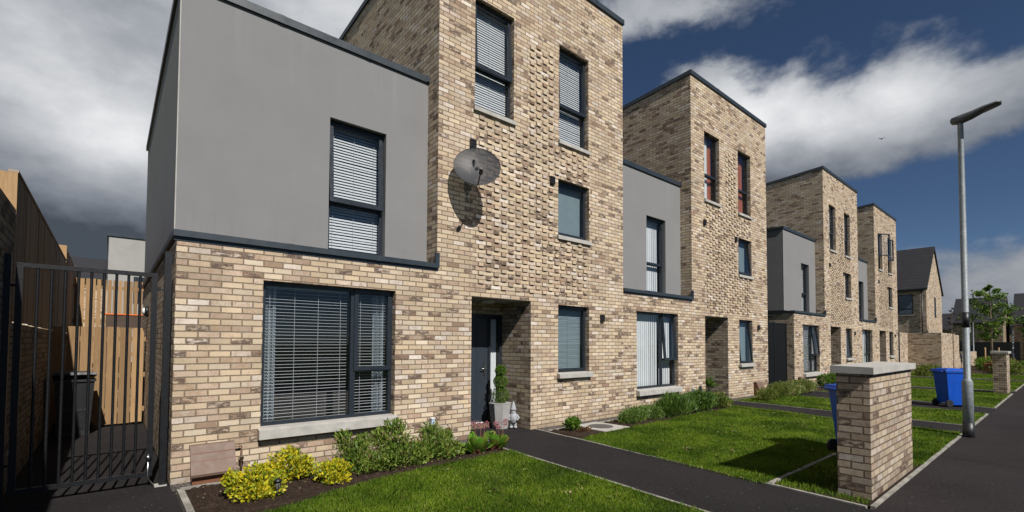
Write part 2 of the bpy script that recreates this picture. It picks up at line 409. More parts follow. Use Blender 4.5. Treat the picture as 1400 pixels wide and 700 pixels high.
def galv_mat():
    m = NT('galvanised_steel'); co = m.objco()
    v = m.n('ShaderNodeTexVoronoi'); v.inputs['Scale'].default_value = 60; m.link(co, v.inputs['Vector'])
    col = m.ramp(m.sep(v.outputs['Color'])[0], [(0, (.15, .17, .18)), (1, (.25, .275, .285))])
    col = m.mix(m.maprange(m.noise(co, 5, 4), .5, .75, 0, .4), col, (.33, .35, .36))
    return m.done(m.principled(col, .6, m.bump(m.noise(co, 90, 2), .2, .003), .25))
M['galv'] = galv_mat()
def tile_mat():
    m = NT('dark_roof_tiles'); co = m.objco(); x, y, z = m.sep(co)
    r = m.math('FRACT', m.math('DIVIDE', z, .27)); 
    c = m.math('FRACT', m.math('ADD', m.math('DIVIDE', y, .33), m.math('MULTIPLY', m.math('FLOOR', m.math('DIVIDE', z, .27)), .5)))
    ln = m.math('MAXIMUM', m.math('LESS_THAN', r, .13), m.math('MULTIPLY', m.math('LESS_THAN', c, .05), .5))
    col = m.mix(m.noise(co, 2, 4), (.020, .020, .023), (.035, .034, .038)); col = m.mix(m.math('MULTIPLY', ln, .6), col, (.008, .008, .009))
    return m.done(m.principled(col, .55, m.bump(r, .8, .04), spec=.4))
M['tiles'] = tile_mat()

# ------------------------------------------------------------------ setting: ground sheets
def slab(name, poly, ztop, mat, zbot=-.30, kind='structure'):
    b = MB(); n = len(poly)
    b.poly([(x, y, ztop) for x, y in poly]); 
    for i in range(n):
        p, q = poly[i], poly[(i+1) % n]
        b.poly([(p[0], p[1], zbot), (q[0], q[1], zbot), (q[0], q[1], ztop), (p[0], p[1], ztop)])
    o = b.build(name, mat); tag(o, kind=kind); return o
g = MB(); g.poly([(-900, -900, -.14), (900, -900, -.14), (900, 900, -.14), (-900, 900, -.14)])
tag(g.build('ground', M['field']), kind='structure')
slab('pavement', [(-40, -8.3), (72, -8.3), (72, -5.25), (-40, -5.25)], 0, M['tarmac2'])
slab('road', [(-60, -14.5), (120, -14.5), (120, -8.43), (-60, -8.43)], -.10, M['tarmac2'])
slab('kerb', [(-40, -8.425), (72, -8.425), (72, -8.305), (-40, -8.305)], .004, M['kerb'])
slab('passage_tarmac', [(-1.36, -.01), (-.005, -.01), (-.005, 7.9), (-1.36, 7.9)], .001, M['tarmac'])
slab('driveway', [(-5, -5.24), (.02, -5.24), (.02, -.014), (-5, -.014)], .0, M['tarmac'])
# footpaths to the doors  (left edge, right edge at the house and at the pavement)
PATHS = [((4.12, -.02), (5.55, -.02), (5.16, -5.24), (3.80, -5.24)),
         ((11.98, -.02), (13.10, -.02), (12.55, -5.24), (11.38, -5.24)),
         ((16.25, 0.0), (18.42, 0.0), (16.75, -5.24), (15.35, -5.24)),
         ((22.0, -.02), (23.2, -.02), (23.8, -5.24), (22.62, -5.24)),
         ((30.3, -.02), (31.6, -.02), (31.9, -5.24), (30.6, -5.24))]
for p in PATHS:
    slab('path', [p[3], p[2], p[1], p[0]], .002, M['tarmac'])
def edging(name, pts, w=.042, z=.014, zb=-.2):
    """thin concrete edging following points, broken into 0.9 m pieces"""
    b = MB(); pts = [Vector((x, y, 0)) for x, y in pts]
    for a, c in zip(pts[:-1], pts[1:]):
        L = (c-a).length; n = max(1, round(L/.9)); d = (c-a)/L; s = Vector((-d.y, d.x, 0))*w/2
        for i in range(n):
            p = a + d*(L*i/n+.003); q = a + d*(L*(i+1)/n-.003); jz = z + rng.uniform(-.004, .004); o = s.normalized()*rng.uniform(-.004, .004)
            P = [p-s+o, q-s+o, q+s+o, p+s+o]
            b.hexa([(v.x, v.y, zb) for v in P], [(v.x, v.y, jz) for v in P])
    return tag(b.build(name, M['kerb'], bevel=.004), kind='structure')
for i, p in enumerate(PATHS):
    edging('path_edging', [(p[0][0]-.03, p[0][1]-(.6 if i == 0 else 0)), (p[3][0]-.03, p[3][1]+.05)])
    edging('path_edging', [(p[1][0]+.03, p[1][1]), (p[2][0]+.03, p[2][1]+.05)])
edging('pavement_edging', [(.06, -5.22), (3.74, -5.22)])
edging('pavement_edging', [(5.25, -5.22), (11.3, -5.22)]); edging('pavement_edging', [(12.64, -5.22), (15.28, -5.22)])
edging('pavement_edging', [(16.84, -5.22), (22.55, -5.22)]); edging('pavement_edging', [(23.9, -5.22), (30.5, -5.22)]); edging('pavement_edging', [(32.0, -5.22), (70, -5.22)])
edging('bed_edging', [(.065, -.30), (.065, -1.9)], .06, .03); edging('bed_edging', [(.065, -.30), (4.02, -.30)], .05, .03)
edging('bed_edging', [(.065, -1.9), (.065, -5.2)], .06, .02)
edging('bed_edging', [(5.60, -.30), (11.9, -.30)], .05, .02)
edging('bin_pad_edging', [(5.26, -4.25), (7.72, -4.25)], .05, .02)
# gravel, soil, lawns
slab('gravel_strip', [(.0, -.275), (4.05, -.275), (4.05, .0), (.0, .0)], .004, M['gravel'])
slab('gravel_strip', [(5.6, -.275), (11.93, -.275), (11.93, 0), (5.6, 0)], .004, M['gravel'])
slab('gravel_strip', [(13.16, -.275), (16.16, -.275), (16.16, 0), (13.16, 0)], .004, M['gravel'])
slab('gravel_strip', [(18.47, -.275), (30, -.275), (30, 0), (18.47, 0)], .004, M['gravel'])
bed1 = [(.1, -1.55), (.6, -1.62), (1.05, -1.52), (1.6, -1.33), (2.2, -1.22), (2.8, -1.12), (3.4, -1.14), (3.85, -1.18), (4.03, -1.05), (4.05, -.33), (.1, -.33)]
slab('flower_bed', bed1, .012, M['soil'])
def lumpy(name, x0, x1, y0, y1, z, n=30):
    """bumpy soil surface"""
    nx = int((x1-x0)*n); ny = max(3, int((y1-y0)*n)); v = []; f = []
    for i in range(nx+1):
        for j in range(ny+1):
            e = min(i, nx-i, j, ny-j); v.append((x0+(x1-x0)*i/nx, y0+(y1-y0)*j/ny, z+(rng.uniform(0, .03) if e > 0 else -.02)))
    for i in range(nx):
        for j in range(ny): a = i*(ny+1)+j; f.append((a, a+ny+1, a+ny+2, a+1))
    return tag(np_mesh(name, np.array(v), np.array(f), M['soil']), kind='structure')
lumpy('flower_bed_soil', .12, 4.0, -1.18, -.34, .018); lumpy('flower_bed_soil', .12, .95, -1.5, -1.17, .016)
slab('flower_bed', [(5.6, -1.05), (6.2, -1.1), (7.3, -1.12), (8.4, -1.25), (9.2, -1.15), (10.4, -1.3), (11.2, -1.25), (11.8, -1.1), (11.9, -.33), (5.6, -.33)], .010, M['soil'])
lumpy('flower_bed_soil', 5.62, 6.25, -.95, -.34, .014); lumpy('flower_bed_soil', 7.12, 9.0, -1.05, -.34, .014)
slab('flower_bed', [(18.5, -1.5), (21.9, -1.4), (21.9, -.33), (18.5, -.33)], .012, M['soil'])
slab('bin_pad', [(5.24, -5.18), (7.72, -5.18), (7.72, -4.28), (5.26, -4.28)], .004, M['soil'])
lawn1 = [(.1, -5.19), (3.76, -5.19), (3.98, -1.55), (4.03, -1.12), (3.4, -1.14), (2.8, -1.12), (2.2, -1.22), (1.6, -1.33), (1.05, -1.52), (.6, -1.62), (.1, -1.55)]
lawn2 = [(7.75, -5.19), (11.34, -5.19), (11.9, -.85), (11.2, -.95), (10.4, -.95), (9.2, -.95), (8.4, -.93), (7.3, -.95), (7.12, -1.08), (6.3, -1.08), (5.52, -1.15), (5.22, -4.22), (7.75, -4.22)]
lawn3 = [(12.64, -5.19), (15.30, -5.19), (16.2, -.28), (13.16, -.28)]
lawn4 = [(16.84, -5.19), (22.55, -5.19), (22.05, -1.45), (18.5, -1.5), (18.4, -.4)]
lawn5 = [(23.9, -5.19), (30.5, -5.19), (30.3, -.3), (23.3, -.3)]
lawn6 = [(32.0, -5.19), (37.4, -5.19), (37.4, -.3), (31.7, -.3)]
lawn7 = [(40.2, -5.19), (80, -5.19), (80, -3.2), (40.2, -3.2)]
for l in (lawn1, lawn2, lawn3, lawn4, lawn5, lawn6, lawn7): slab('lawn', l, .006, M['turf'])
slab('planting_bed', [(37.4, -5.19), (40.2, -5.19), (40.2, -3.2), (60, -3.2), (60, -.5), (42, -1.5), (37.4, -1.5)], .02, M['soil'])
edging('lawn_edging', [(32.0, -4.9), (31.9, -.6)], .05)

def inside(px, py, poly):
    x = np.array([p[0] for p in poly]); y = np.array([p[1] for p in poly]); c = np.zeros(len(px), bool); j = len(poly)-1
    for i in range(len(poly)):
        cond = ((y[i] > py) != (y[j] > py)) & (px < (x[j]-x[i])*(py-y[i])/(y[j]-y[i]+1e-12)+x[i]); c ^= cond; j = i
    return c
CAM = np.array([-.5449, -6.5248])
def grass(name, polys, dens, seed, hmin=.02, hmax=.045, wid=.0035):
    r = np.random.default_rng(seed); V = []; F = []; off = 0
    for poly in polys:
        xs = [p[0] for p in poly]; ys = [p[1] for p in poly]
        x0, x1, y0, y1 = min(xs), max(xs), min(ys), max(ys); N = int((x1-x0)*(y1-y0)*dens)
        px = r.uniform(x0-.03, x1+.03, N); py = r.uniform(y0-.02, y1+.05, N)
        # let blades spill a few centimetres over the edge
        k = inside(px, py, poly) | inside(px+r.normal(0, .018, N), py+r.normal(0, .018, N), poly)
        px, py = px[k], py[k]
        # thin out with distance
        d = np.hypot(px-CAM[0], py-CAM[1]); keep = r.uniform(0, 1, len(px)) < np.clip((5.0/np.maximum(d, .1))**1.35, .045, 1)
        px, py, d = px[keep], py[keep], d[keep]; n = len(px)
        cl = np.sin(px*2.3+py*1.1)+np.sin(px*1.1-py*3.1+1)+np.sin(px*6.3+2*np.sin(py*4.1))*.6
        h = r.uniform(hmin, hmax, n)*(1+.42*cl/2.6)*np.where(r.uniform(0, 1, n) < .015, 1.7, 1)
        w = wid*np.clip(d/5.0, 1, 7)*r.uniform(.7, 1.3, n)
        a = r.uniform(0, 2*np.pi, n); lean = r.normal(0, .45, n)*h; la = r.uniform(0, 2*np.pi, n)
        ca, sa = np.cos(a)*w, np.sin(a)*w
        z0 = np.full(n, .004)
        mx, my = lean*np.cos(la), lean*np.sin(la)
        v = np.empty((n, 5, 3))
        v[:, 0] = np.stack([px-ca, py-sa, z0], 1); v[:, 1] = np.stack([px+ca, py+sa, z0], 1)
        v[:, 2] = np.stack([px+ca*.8+mx*.35, py+sa*.8+my*.35, h*.6], 1); v[:, 3] = np.stack([px+mx, py+my, h], 1)
        v[:, 4] = np.stack([px-ca*.8+mx*.35, py-sa*.8+my*.35, h*.6], 1)
        V.append(v.reshape(-1, 3)); F.append((np.arange(n)*5)[:, None]+np.arange(5)[None]+off); off += n*5
    return np_mesh(name, np.concatenate(V), np.concatenate(F), M['grass'])
tag(grass('grass', [lawn1], 13000, 1), 'short mown green grass of the front lawn under the nearest bay window', 'grass', kind='stuff')
tag(grass('grass', [lawn2], 17000, 2), 'green grass lawn between the two front paths, crossed by the pillar shadow', 'grass', kind='stuff')
tag(grass('grass', [lawn3, lawn4, lawn5, lawn6, lawn7], 9000, 3), 'green grass of the far front lawns beyond the second path', 'grass', kind='stuff')
tag(grass('grass', [[(5.28, -5.16), (5.45, -5.16), (5.45, -4.3), (5.28, -4.3)], [(5.45, -4.86), (7.7, -4.86), (7.7, -4.3), (5.45, -4.3)], [(7.43, -5.16), (7.7, -5.16), (7.7, -4.86), (7.43, -4.86)]], 6000, 4, .015, .05), 'thin shaded grass and weeds round the foot of the near brick pillar', 'grass', kind='stuff')

# ------------------------------------------------------------------ houses
def grid_wall(b, xr, zr, openings, y, mfun=lambda x, z: 0, extra_x=(), extra_z=()):
    """front wall in plane y facing -y with rectangular holes (x0,x1,z0,z1)"""
    xs = sorted({xr[0], xr[1], *extra_x, *[v for o in openings for v in o[:2]]}); xs = [v for v in xs if xr[0]-1e-6 <= v <= xr[1]+1e-6]
    zs = sorted({zr[0], zr[1], *extra_z, *[v for o in openings for v in o[2:]]}); zs = [v for v in zs if zr[0]-1e-6 <= v <= zr[1]+1e-6]
    for i in range(len(xs)-1):
        for j in range(len(zs)-1):
            cx, cz = (xs[i]+xs[i+1])/2, (zs[j]+zs[j+1])/2
            if any(o[0] < cx < o[1] and o[2] < cz < o[3] for o in openings): continue
            b.poly([(xs[i], y, zs[j]), (xs[i+1], y, zs[j]), (xs[i+1], y, zs[j+1]), (xs[i], y, zs[j+1])], mfun(cx, cz))
def reveals(b, o, y0, y1, m=0, bottom=True):
    x0, x1, z0, z1 = o
    b.poly([(x0, y0, z0), (x0, y1, z0), (x0, y1, z1), (x0, y0, z1)], m)
    b.poly([(x1, y1, z0), (x1, y0, z0), (x1, y0, z1), (x1, y1, z1)], m)
    b.poly([(x0, y0, z1), (x0, y1, z1), (x1, y1, z1), (x1, y0, z1)], m)
    if bottom: b.poly([(x0, y1, z0), (x0, y0, z0), (x1, y0, z0), (x1, y1, z0)], m)
def ring(b, x0, x1, z0, z1, w, y0, y1, m=0):
    """picture-frame ring"""
    b.box(x0, x1, y0, y1, z0, z0+w, m); b.box(x0, x1, y0, y1, z1-w, z1, m)
    b.box(x0, x0+w, y0+.0008, y1-.0008, z0+w, z1-w, m); b.box(x1-w, x1, y0+.0008, y1-.0008, z0+w, z1-w, m)

def venetian(b, x0, x1, z0, z1, y, tilt=22, pitch=.043, depth=.034, droop=0):
    t = R_(tilt); dy, dz = depth/2*math.cos(t), depth/2*math.sin(t); z = z1-.05
    b.box(x0, x1, y-.02, y+.02, z1-.04, z1)
    while z > z0+.03:
        j = rng.uniform(-.003, .003); e = rng.uniform(-.006, .006)
        b.poly([(x0, y-dy, z-dz+j), (x1, y-dy, z-dz+j+e), (x1, y+dy, z+dz+j+e), (x0, y+dy, z+dz+j)])
        b.poly([(x0, y-dy, z-dz+j-.004), (x0, y+dy, z+dz+j-.004), (x1, y+dy, z+dz+j+e-.004), (x1, y-dy, z-dz+j+e-.004)]); b.poly([(x0, y-dy, z-dz+j-.004), (x1, y-dy, z-dz+j+e-.004), (x1, y-dy, z-dz+j+e), (x0, y-dy, z-dz+j)])
        z -= pitch
    b.box(x0, x1, y-.015, y+.015, z0+.005, z0+.025)
    n = max(2, int((x1-x0)/.33)+1)
    for k in range(n):
        x = x0+.10+(x1-x0-.2)*k/(n-1) if n > 1 else (x0+x1)/2
        b.box(x-.0015, x+.0015, y-.022, y-.019, z0+.02, z1-.04)
def vertical_blind(b, x0, x1, z0, z1, y, w=.105, ang=9, gap=.088):
    x = x0+w/2; b.box(x0, x1, y-.02, y+.02, z1-.04, z1)
    while x < x1-w/3:
        t = R_(ang+rng.uniform(-5, 5)); dx, dy = w/2*math.cos(t), w/2*math.sin(t)
        p = [(x-dx, y-dy), (x+dx, y+dy)]
        b.poly([(p[0][0], p[0][1], z0+.02), (p[1][0], p[1][1], z0+.02), (p[1][0], p[1][1], z1-.04), (p[0][0], p[0][1], z1-.04)])
        x += gap
def curtain(b, x0, x1, z0, z1, y, amp=.03, wl=.09):
    n = max(6, int((x1-x0)/.012)); ph = rng.uniform(0, 6)
    pts = [(x0+(x1-x0)*i/n, y+amp*math.sin(2*math.pi*(x1-x0)*i/n/wl+ph)+amp*.4*math.sin(5.1*i/n*6+ph)) for i in range(n+1)]
    for p, q in zip(pts[:-1], pts[1:]): b.poly([(p[0], p[1], z0), (q[0], q[1], z0), (q[0], q[1], z1), (p[0], p[1], z1)], smooth=True)

def make_window(house, o, yw, kind, dress=(), sill=None, opened=0, side=False, split=.38, vsplit=.665, label=None, oy=0):
    """o opening, yw plane of the wall; frame sits .10 m back.  dress: list of (type, which, ...)"""
    x0, x1, z0, z1 = o; yf = yw+.105; yb = yw+.16; F = .048
    b = MB(); ring(b, x0+.003, x1-.003, z0+.003, z1-.003, F, yf, yb)
    panes = []; sash = None
    if kind == 'split':
        zs = z0+(z1-z0)*split; b.box(x0+F, x1-F, yf+.001, yb-.001, zs-.028, zs+.028)
        panes.append((x0+F, x1-F, z0+F, zs-.028)); sash = (x0+F*.45, x1-F*.45, zs-.014, z1-F*.45)
    elif kind == 'single':
        sash = (x0+F*.45, x1-F*.45, z0+F*.45, z1-F*.45)
    elif kind == 'bay':
        xm = x0+(x1-x0)*vsplit; zs = z0+(z1-z0)*.37
        b.box(xm-.035, xm+.035, yf+.001, yb-.001, z0+F, z1-F); b.box(xm+.035, x1-F, yf+.001, yb-.001, zs-.03, zs+.03)
        panes += [(x0+F, xm-.035, z0+F, z1-F), (xm+.035, x1-F, z0+F, zs-.03)]; sash = (xm+.012, x1-F*.45, zs-.016, z1-F*.45)
    w = b.build('window', M['frame'], house, bevel=.004)
    w['label'] = label or 'dark grey framed window'
    pb = MB()
    for p in panes: pb.poly([(p[0], yf+.03, p[2]), (p[1], yf+.03, p[2]), (p[1], yf+.03, p[3]), (p[0], yf+.03, p[3])])
    if panes: pb.build('pane', M['glass'], w)
    # opening sash, hinged at its top edge
    sx0, sx1, sz0, sz1 = sash; sb = MB(); H = sz1-sz0; W = sx1-sx0; SF = .058
    if side: SF = .05
    ring(sb, 0, W, -H, 0, SF, -.018, .035); so = sb.build('sash', M['frame'], w, bevel=.004, loc=(sx0, yf, sz1))
    rot = (0, 0, R_(-opened)) if side else (R_(-opened), 0, 0)
    so.rotation_euler = rot
    gb = MB(); gb.poly([(SF-.004, .008, -H+SF-.004), (W-SF+.004, .008, -H+SF-.004), (W-SF+.004, .008, -SF+.004), (SF-.004, .008, -SF+.004)])
    gb.build('pane', M['glass'], w, loc=(sx0, yf, sz1)).rotation_euler = rot
    hb = MB()
    # trickle vent over the sash
    hb.box(W*.2, W*.8, -.026, -.0185, -.045, -.025); hb.build('vent_strip', M['frame'], w, loc=(sx0, yf, sz1)).rotation_euler = rot
    if sill:
        zb, zt, proj, over = sill
        s = MB(); x00, x11 = x0-over, x1+over
        s.hexa([(x00, yw-proj, zb), (x11, yw-proj, zb), (x11, yw-.001, zb), (x00, yw-.001, zb)], [(x00, yw-proj, zt-.02), (x11, yw-proj, zt-.02), (x11, yw-.001, zt), (x00, yw-.001, zt)])
        s.hexa([(x0+.002, yw-.0012, zb+.01), (x1-.002, yw-.0012, zb+.01), (x1-.002, yf-.001, zb+.01), (x0+.002, yf-.001, zb+.01)], [(x0+.002, yw-.0012, zt-.0005), (x1-.002, yw-.0012, zt-.0005), (x1-.002, yf-.001, zt+.006), (x0+.002, yf-.001, zt+.006)])
        s.build('sill', M['stone'], w, bevel=.006)
    yd = yb+.045
    for d in dress:
        t = d[0]; a, c = x0+(x1-x0)*d[1], x0+(x1-x0)*d[2]; q = MB(); za, zc = z0+.03, z1-.03
        if len(d) > 3: za = z0+(z1-z0)*d[3]
        if t == 'venetian': venetian(q, a+.02, c-.02, za, zc, yd, d[4] if len(d) > 4 else 22, depth=d[5] if len(d) > 5 else .034); q.build('blind', M['slat'], w)
        elif t == 'vertical': vertical_blind(q, a+.02, c-.02, za, zc, yd+.02); q.build('blind', M['net'], w)
        elif t == 'net': curtain(q, a, c, za, zc, yd+.02, .012, .06); q.build('net_curtain', M['net'], w)
        elif t == 'grey': curtain(q, a, c, za, zc, yd+.11); q.build('curtain', M['grey_curtain'], w)
        elif t == 'red': curtain(q, a, c, za, zc, yd+.05, .02, .08); q.build('curtain', M['red'], w)
        elif t == 'dim': venetian(q, a+.02, c-.02, za, zc, yd, 55, .025, .028); q.build('blind', M['dimslat'], w)
        elif t == 'teal': q.poly([(a, yd, za), (c, yd, za), (c, yd, zc), (a, yd, zc)]); q.build('roller_blind', M['teal'], w)
    # dark room behind
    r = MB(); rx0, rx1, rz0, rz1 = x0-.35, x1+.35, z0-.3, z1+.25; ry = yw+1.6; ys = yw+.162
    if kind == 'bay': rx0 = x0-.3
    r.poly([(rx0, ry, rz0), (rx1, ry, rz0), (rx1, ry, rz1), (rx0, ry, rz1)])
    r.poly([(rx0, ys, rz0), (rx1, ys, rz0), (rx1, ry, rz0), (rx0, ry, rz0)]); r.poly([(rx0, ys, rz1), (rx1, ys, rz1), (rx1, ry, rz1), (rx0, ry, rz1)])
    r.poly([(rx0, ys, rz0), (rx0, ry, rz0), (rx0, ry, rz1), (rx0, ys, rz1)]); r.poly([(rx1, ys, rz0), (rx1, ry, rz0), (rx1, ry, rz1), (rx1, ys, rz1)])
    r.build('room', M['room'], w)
    return w

WX, TX = 8.28, 3.41; BRK = 2.79; TOPZ = 8.96; BOXZ0, BOXZ1 = 2.90, 5.94; SET = .33; DEP = 7.0; SL = .07
O_BAY = (.9, 2.7, .54, 2.385); O_POR = (4.09, 5.45, 0, 2.40); O_SML = (6.18, 7.11, 1.03, 2.375)
O_UL = (4.125, 5.01, 5.69, 7.62); O_UR = (6.20, 7.09, 5.69, 7.64); O_MID = (6.175, 7.11, 3.77, 4.90); O_BX = (1.80, 2.67, 2.93, 4.87)
def make_house(X0, left, first, label, cfg):
    """left: local x where the unit starts; first: True when its left side is free-standing"""
    H = empty('terraced_house', (X0, 0, 0), 0, label, 'house', 'terraced houses in the brick row')
    # ---- brick walls
    b = MB(); ops = [O_BAY, O_POR, O_SML, O_UL, O_UR, O_MID]
    def inpat(x, z): return (4.05 < x < 7.2 and 2.55 < z < 5.55) or (5.24 < x < 6.0 and 5.5 < z < 7.36)
    PX = (4.10, 7.15, 5.2375, 6.05)
    def mf(x, z):
        if 4.10 < x < 7.15 and 2.55 < z < 5.55: return 1
        if 5.2375 < x < 6.05 and 5.55 <= z < 7.35: return 1
        return 0
    grid_wall(b, (left, WX), (0, BRK), ops, 0, mf, PX+(TX,), (2.55,))
    grid_wall(b, (TX, WX), (BRK, TOPZ), ops, 0, mf, PX, (5.55, 7.35))
    for o in ops:
        if o is O_POR: continue
        reveals(b, o, 0, .16)
    # porch recess
    PY = .86; x0, x1, z0, z1 = O_POR
    b.poly([(x0, 0, 0), (x0, PY, 0), (x0, PY, z1), (x0, 0, z1)]); b.poly([(x1, PY, 0), (x1, 0, 0), (x1, 0, z1), (x1, PY, z1)])
    b.poly([(x0, PY, 2.17), (x1, PY, 2.17), (x1, PY, z1), (x0, PY, z1)])
    # side and rear walls
    if first: b.poly([(left, DEP, 0), (left, 0, 0), (left, 0, BRK), (left, DEP, BRK)])
    b.poly([(WX, 0, 0), (WX, DEP, 0), (WX, DEP, BRK), (WX, 0, BRK)])
    zt = TOPZ-SL*DEP
    b.poly([(TX, DEP, BRK), (TX, 0, BRK), (TX, 0, TOPZ), (TX, DEP, zt)]); b.poly([(WX, 0, BRK), (WX, DEP, BRK), (WX, DEP, zt), (WX, 0, TOPZ)])
    b.poly([(WX, DEP, 0), (left, DEP, 0), (left, DEP, BRK), (WX, DEP, BRK)]); b.poly([(WX, DEP, BRK), (TX, DEP, BRK), (TX, DEP, zt), (WX, DEP, zt)])
    # projecting headers of the decorative panel
    P = .019
    for row in range(34, 99):
        za = row*.075; zc = za+.0375
        for k in range(10, 23):
            xa = k*.3375 + (0 if (row+20) % 2 == 0 else -.16875); xc = xa+.056
            if not (mf(xc, zc) == 1 and mf(xc-.06, zc) == 1 and mf(xc+.06, zc) == 1): continue
            if any(o[0]-.07 < xc < o[1]+.07 and o[2]-.13 < zc < o[3]+.02 for o in ops): continue
            if any(abs(xc-vx) < .12 and abs(zc-vz) < .10 for vx, vz in ((5.99, 4.81), (4.08, 5.0))): continue
            p = P+rng.uniform(-.004, .004); e = rng.uniform(-.0015, .0015)
            b.box(xa+.005+e, xa+.1075+e, -p, 0, za+.005, za+.070, 1, skip='k')
    b.build('brick_wall', [M['brick'], M['flemish']], H)
    pf = MB(); pf.poly([(x0, 0, z1-.002), (x0, PY, z1-.002), (x1, PY, z1-.002), (x1, 0, z1-.002)]); pf.build('porch_soffit', M['soffit'], H)
    pl = MB(); pl.lathe([(.10, -.05), (.13, -.03), (.13, 0)], (4.75, .42, z1-.004), 20); pl.build('porch_light', M['white'], H)
    st = MB(); st.box(x0+.001, x1-.001, 0, PY, -.2, .003); st.build('porch_floor', M['tarmac'], H)
    sb = MB(); sb.box(x0+.002, x1-.25, PY-.16, PY-.001, .0035, .075, 0); so = sb.build('doorstep', M['brick_dark'], H)
    # ---- door with sidelight
    yD = PY-.005; d = MB(); F = .06
    d.box(x0+.002, x1-.002, yD, yD+.07, 2.10, 2.168); d.box(x0+.002, x0+.002+F, yD, yD+.07, .07, 2.10); d.box(x1-.002-F, x1-.002, yD, yD+.07, .07, 2.10)
    xd = x0+1.02; d.box(xd, xd+.055, yD+.001, yD+.069, .07, 2.10); dr = d.build('door_frame', M['frame'], H, bevel=.003)
    d = MB(); xa, xc = x0+.063, xd-.003
    d.box(xa, xc, yD+.02, yD+.06, .085, 2.095)
    for q in range(1, 5):   # vertical boards as shallow raised strips
        xx = xa+(xc-xa)*q/5; d.box(xx-.085, xx+.085, yD+.014, yD+.0195, .16, 2.02)
    dd = d.build('door', M['door'], H, bevel=.002)
    k = MB(); k.box(xc-.10, xc-.075, yD-.005, yD+.013, 1.0, 1.24); k.tube([(xc-.088, yD-.005, 1.12), (xc-.088, yD-.05, 1.12), (xc-.20, yD-.05, 1.12)], .009, 8); k.build('handle', M['steel'], dd)
    k = MB(); k.box(x0+.10, xc-.06, yD-.02, yD+.015, .077, .092); k.build('threshold', M['white'], dr)
    s = MB(); s.poly([(xd+.055, yD+.03, .09), (x1-.062, yD+.03, .09), (x1-.062, yD+.03, 2.10), (xd+.055, yD+.03, 2.10)]); s.build('sidelight', M['glass'], dr)
    s = MB(); curtain(s, xd+.055, x1-.062, .1, 2.09, yD+.12, .01, .05); s.build('net_curtain', M['net'], dr)
    s = MB(); s.box(x0, x1, yD+.3, yD+.32, 0, 2.4); s.box(x0-.01, x0, PY+.001, yD+.3, 0, 2.4); s.box(x1, x1+.01, PY+.001, yD+.3, 0, 2.4); s.build('hall_wall', M['room'], H)
    # ---- rendered box
    b = MB(); bl = left if first else left
    grid_wall(b, (bl, TX-.002), (BOXZ0, BOXZ1), [O_BX], SET)
    reveals(b, O_BX, SET, SET+.16)
    b.poly([(bl, DEP-.1, BOXZ0), (bl, SET, BOXZ0), (bl, SET, BOXZ1), (bl, DEP-.1, BOXZ1)])
    b.poly([(TX-.002, DEP-.1, BOXZ0), (bl, DEP-.1, BOXZ0), (bl, DEP-.1, BOXZ1), (TX-.002, DEP-.1, BOXZ1)])
    b.build('rendered_wall', M['render'], H)
    # corner bead
    if first:
        b = MB(); b.box(bl-.003, bl+.009, SET-.004, SET-.0005, BOXZ0, BOXZ1-.004); b.build('corner_bead', M['stone'], H)
    # ---- copings and roofs
    e = .035; c = MB(); cl = bl-e if first else bl
    c.box(cl, TX-.003, SET-e, SET+.30, BOXZ1, BOXZ1+.105)
    if first: c.box(cl, bl+.3, SET+.301, DEP-.05, BOXZ1, BOXZ1+.104)
    c.box(TX-.055, TX-.0025, SET-e-.012, SET-e-.0005, BOXZ1+.01, BOXZ1+.12)
    c.poly([(bl, SET+.3, BOXZ1+.05), (TX, SET+.3, BOXZ1+.05), (TX, DEP-.1, BOXZ1+.05), (bl, DEP-.1, BOXZ1+.05)])
    for xj in (1.13, 2.36):
        if xj > bl+.2: c.box(xj-.04, xj+.04, SET-e-.003, SET+.1, BOXZ1-.002, BOXZ1+.108)
    c.build('parapet_coping', M['coping'], H, bevel=.004)
    c = MB(); z0_, z1_ = BRK+.012, BRK+.085
    c.box(cl, TX+.02, -.045, SET+.02, z0_, z1_); c.box(cl+.01, TX+.004, -.008, -.0012, z0_-.045, z0_-.0005)
    c.box(TX-.05, TX+.021, -.046, -.001, z1_+.0005, z1_+.17)
    if first: c.box(cl, bl+.15, SET+.021, DEP, z0_, z1_)
    for xj in (1.2, 2.4): c.box(xj-.035, xj+.035, -.0475, SET, z0_-.002, z1_+.0025)
    c.build('ledge_coping', M['coping'], H, bevel=.004)
    c = MB(); a = TX-e; d2 = WX+(e if cfg.get('end') or True else 0)
    def sl(y): return TOPZ-SL*y
    h = .11; t0 = -e
    for (xa, xb, ya, yb2) in ((a, d2, -e, .28), (a, a+.32, .281, DEP+e), (d2-.32, d2, .281, DEP+e), (a+.321, d2-.321, DEP-.28, DEP+e)):
        c.hexa([(xa, ya, sl(ya)), (xb, ya, sl(ya)), (xb, yb2, sl(yb2)), (xa, yb2, sl(yb2))], [(xa, ya, sl(ya)+h), (xb, ya, sl(ya)+h), (xb, yb2, sl(yb2)+h), (xa, yb2, sl(yb2)+h)])
    c.poly([(a+.3, .25, sl(.25)+.03), (d2-.3, .25, sl(.25)+.03), (d2-.3, DEP-.2, sl(DEP-.2)+.03), (a+.3, DEP-.2, sl(DEP-.2)+.03)])
    for xj in (a+1.55, a+3.2): c.hexa([(xj-.04, -e-.003, sl(0)-.0), (xj+.04, -e-.003, sl(0)-.0), (xj+.04, .2, sl(.2)), (xj-.04, .2, sl(.2))], [(xj-.04, -e-.003, sl(0)+h+.006), (xj+.04, -e-.003, sl(0)+h+.006), (xj+.04, .2, sl(.2)+h+.004), (xj-.04, .2, sl(.2)+h+.004)])
    c.build('roof_coping', M['coping'], H, bevel=.004)
    if first:
        pass
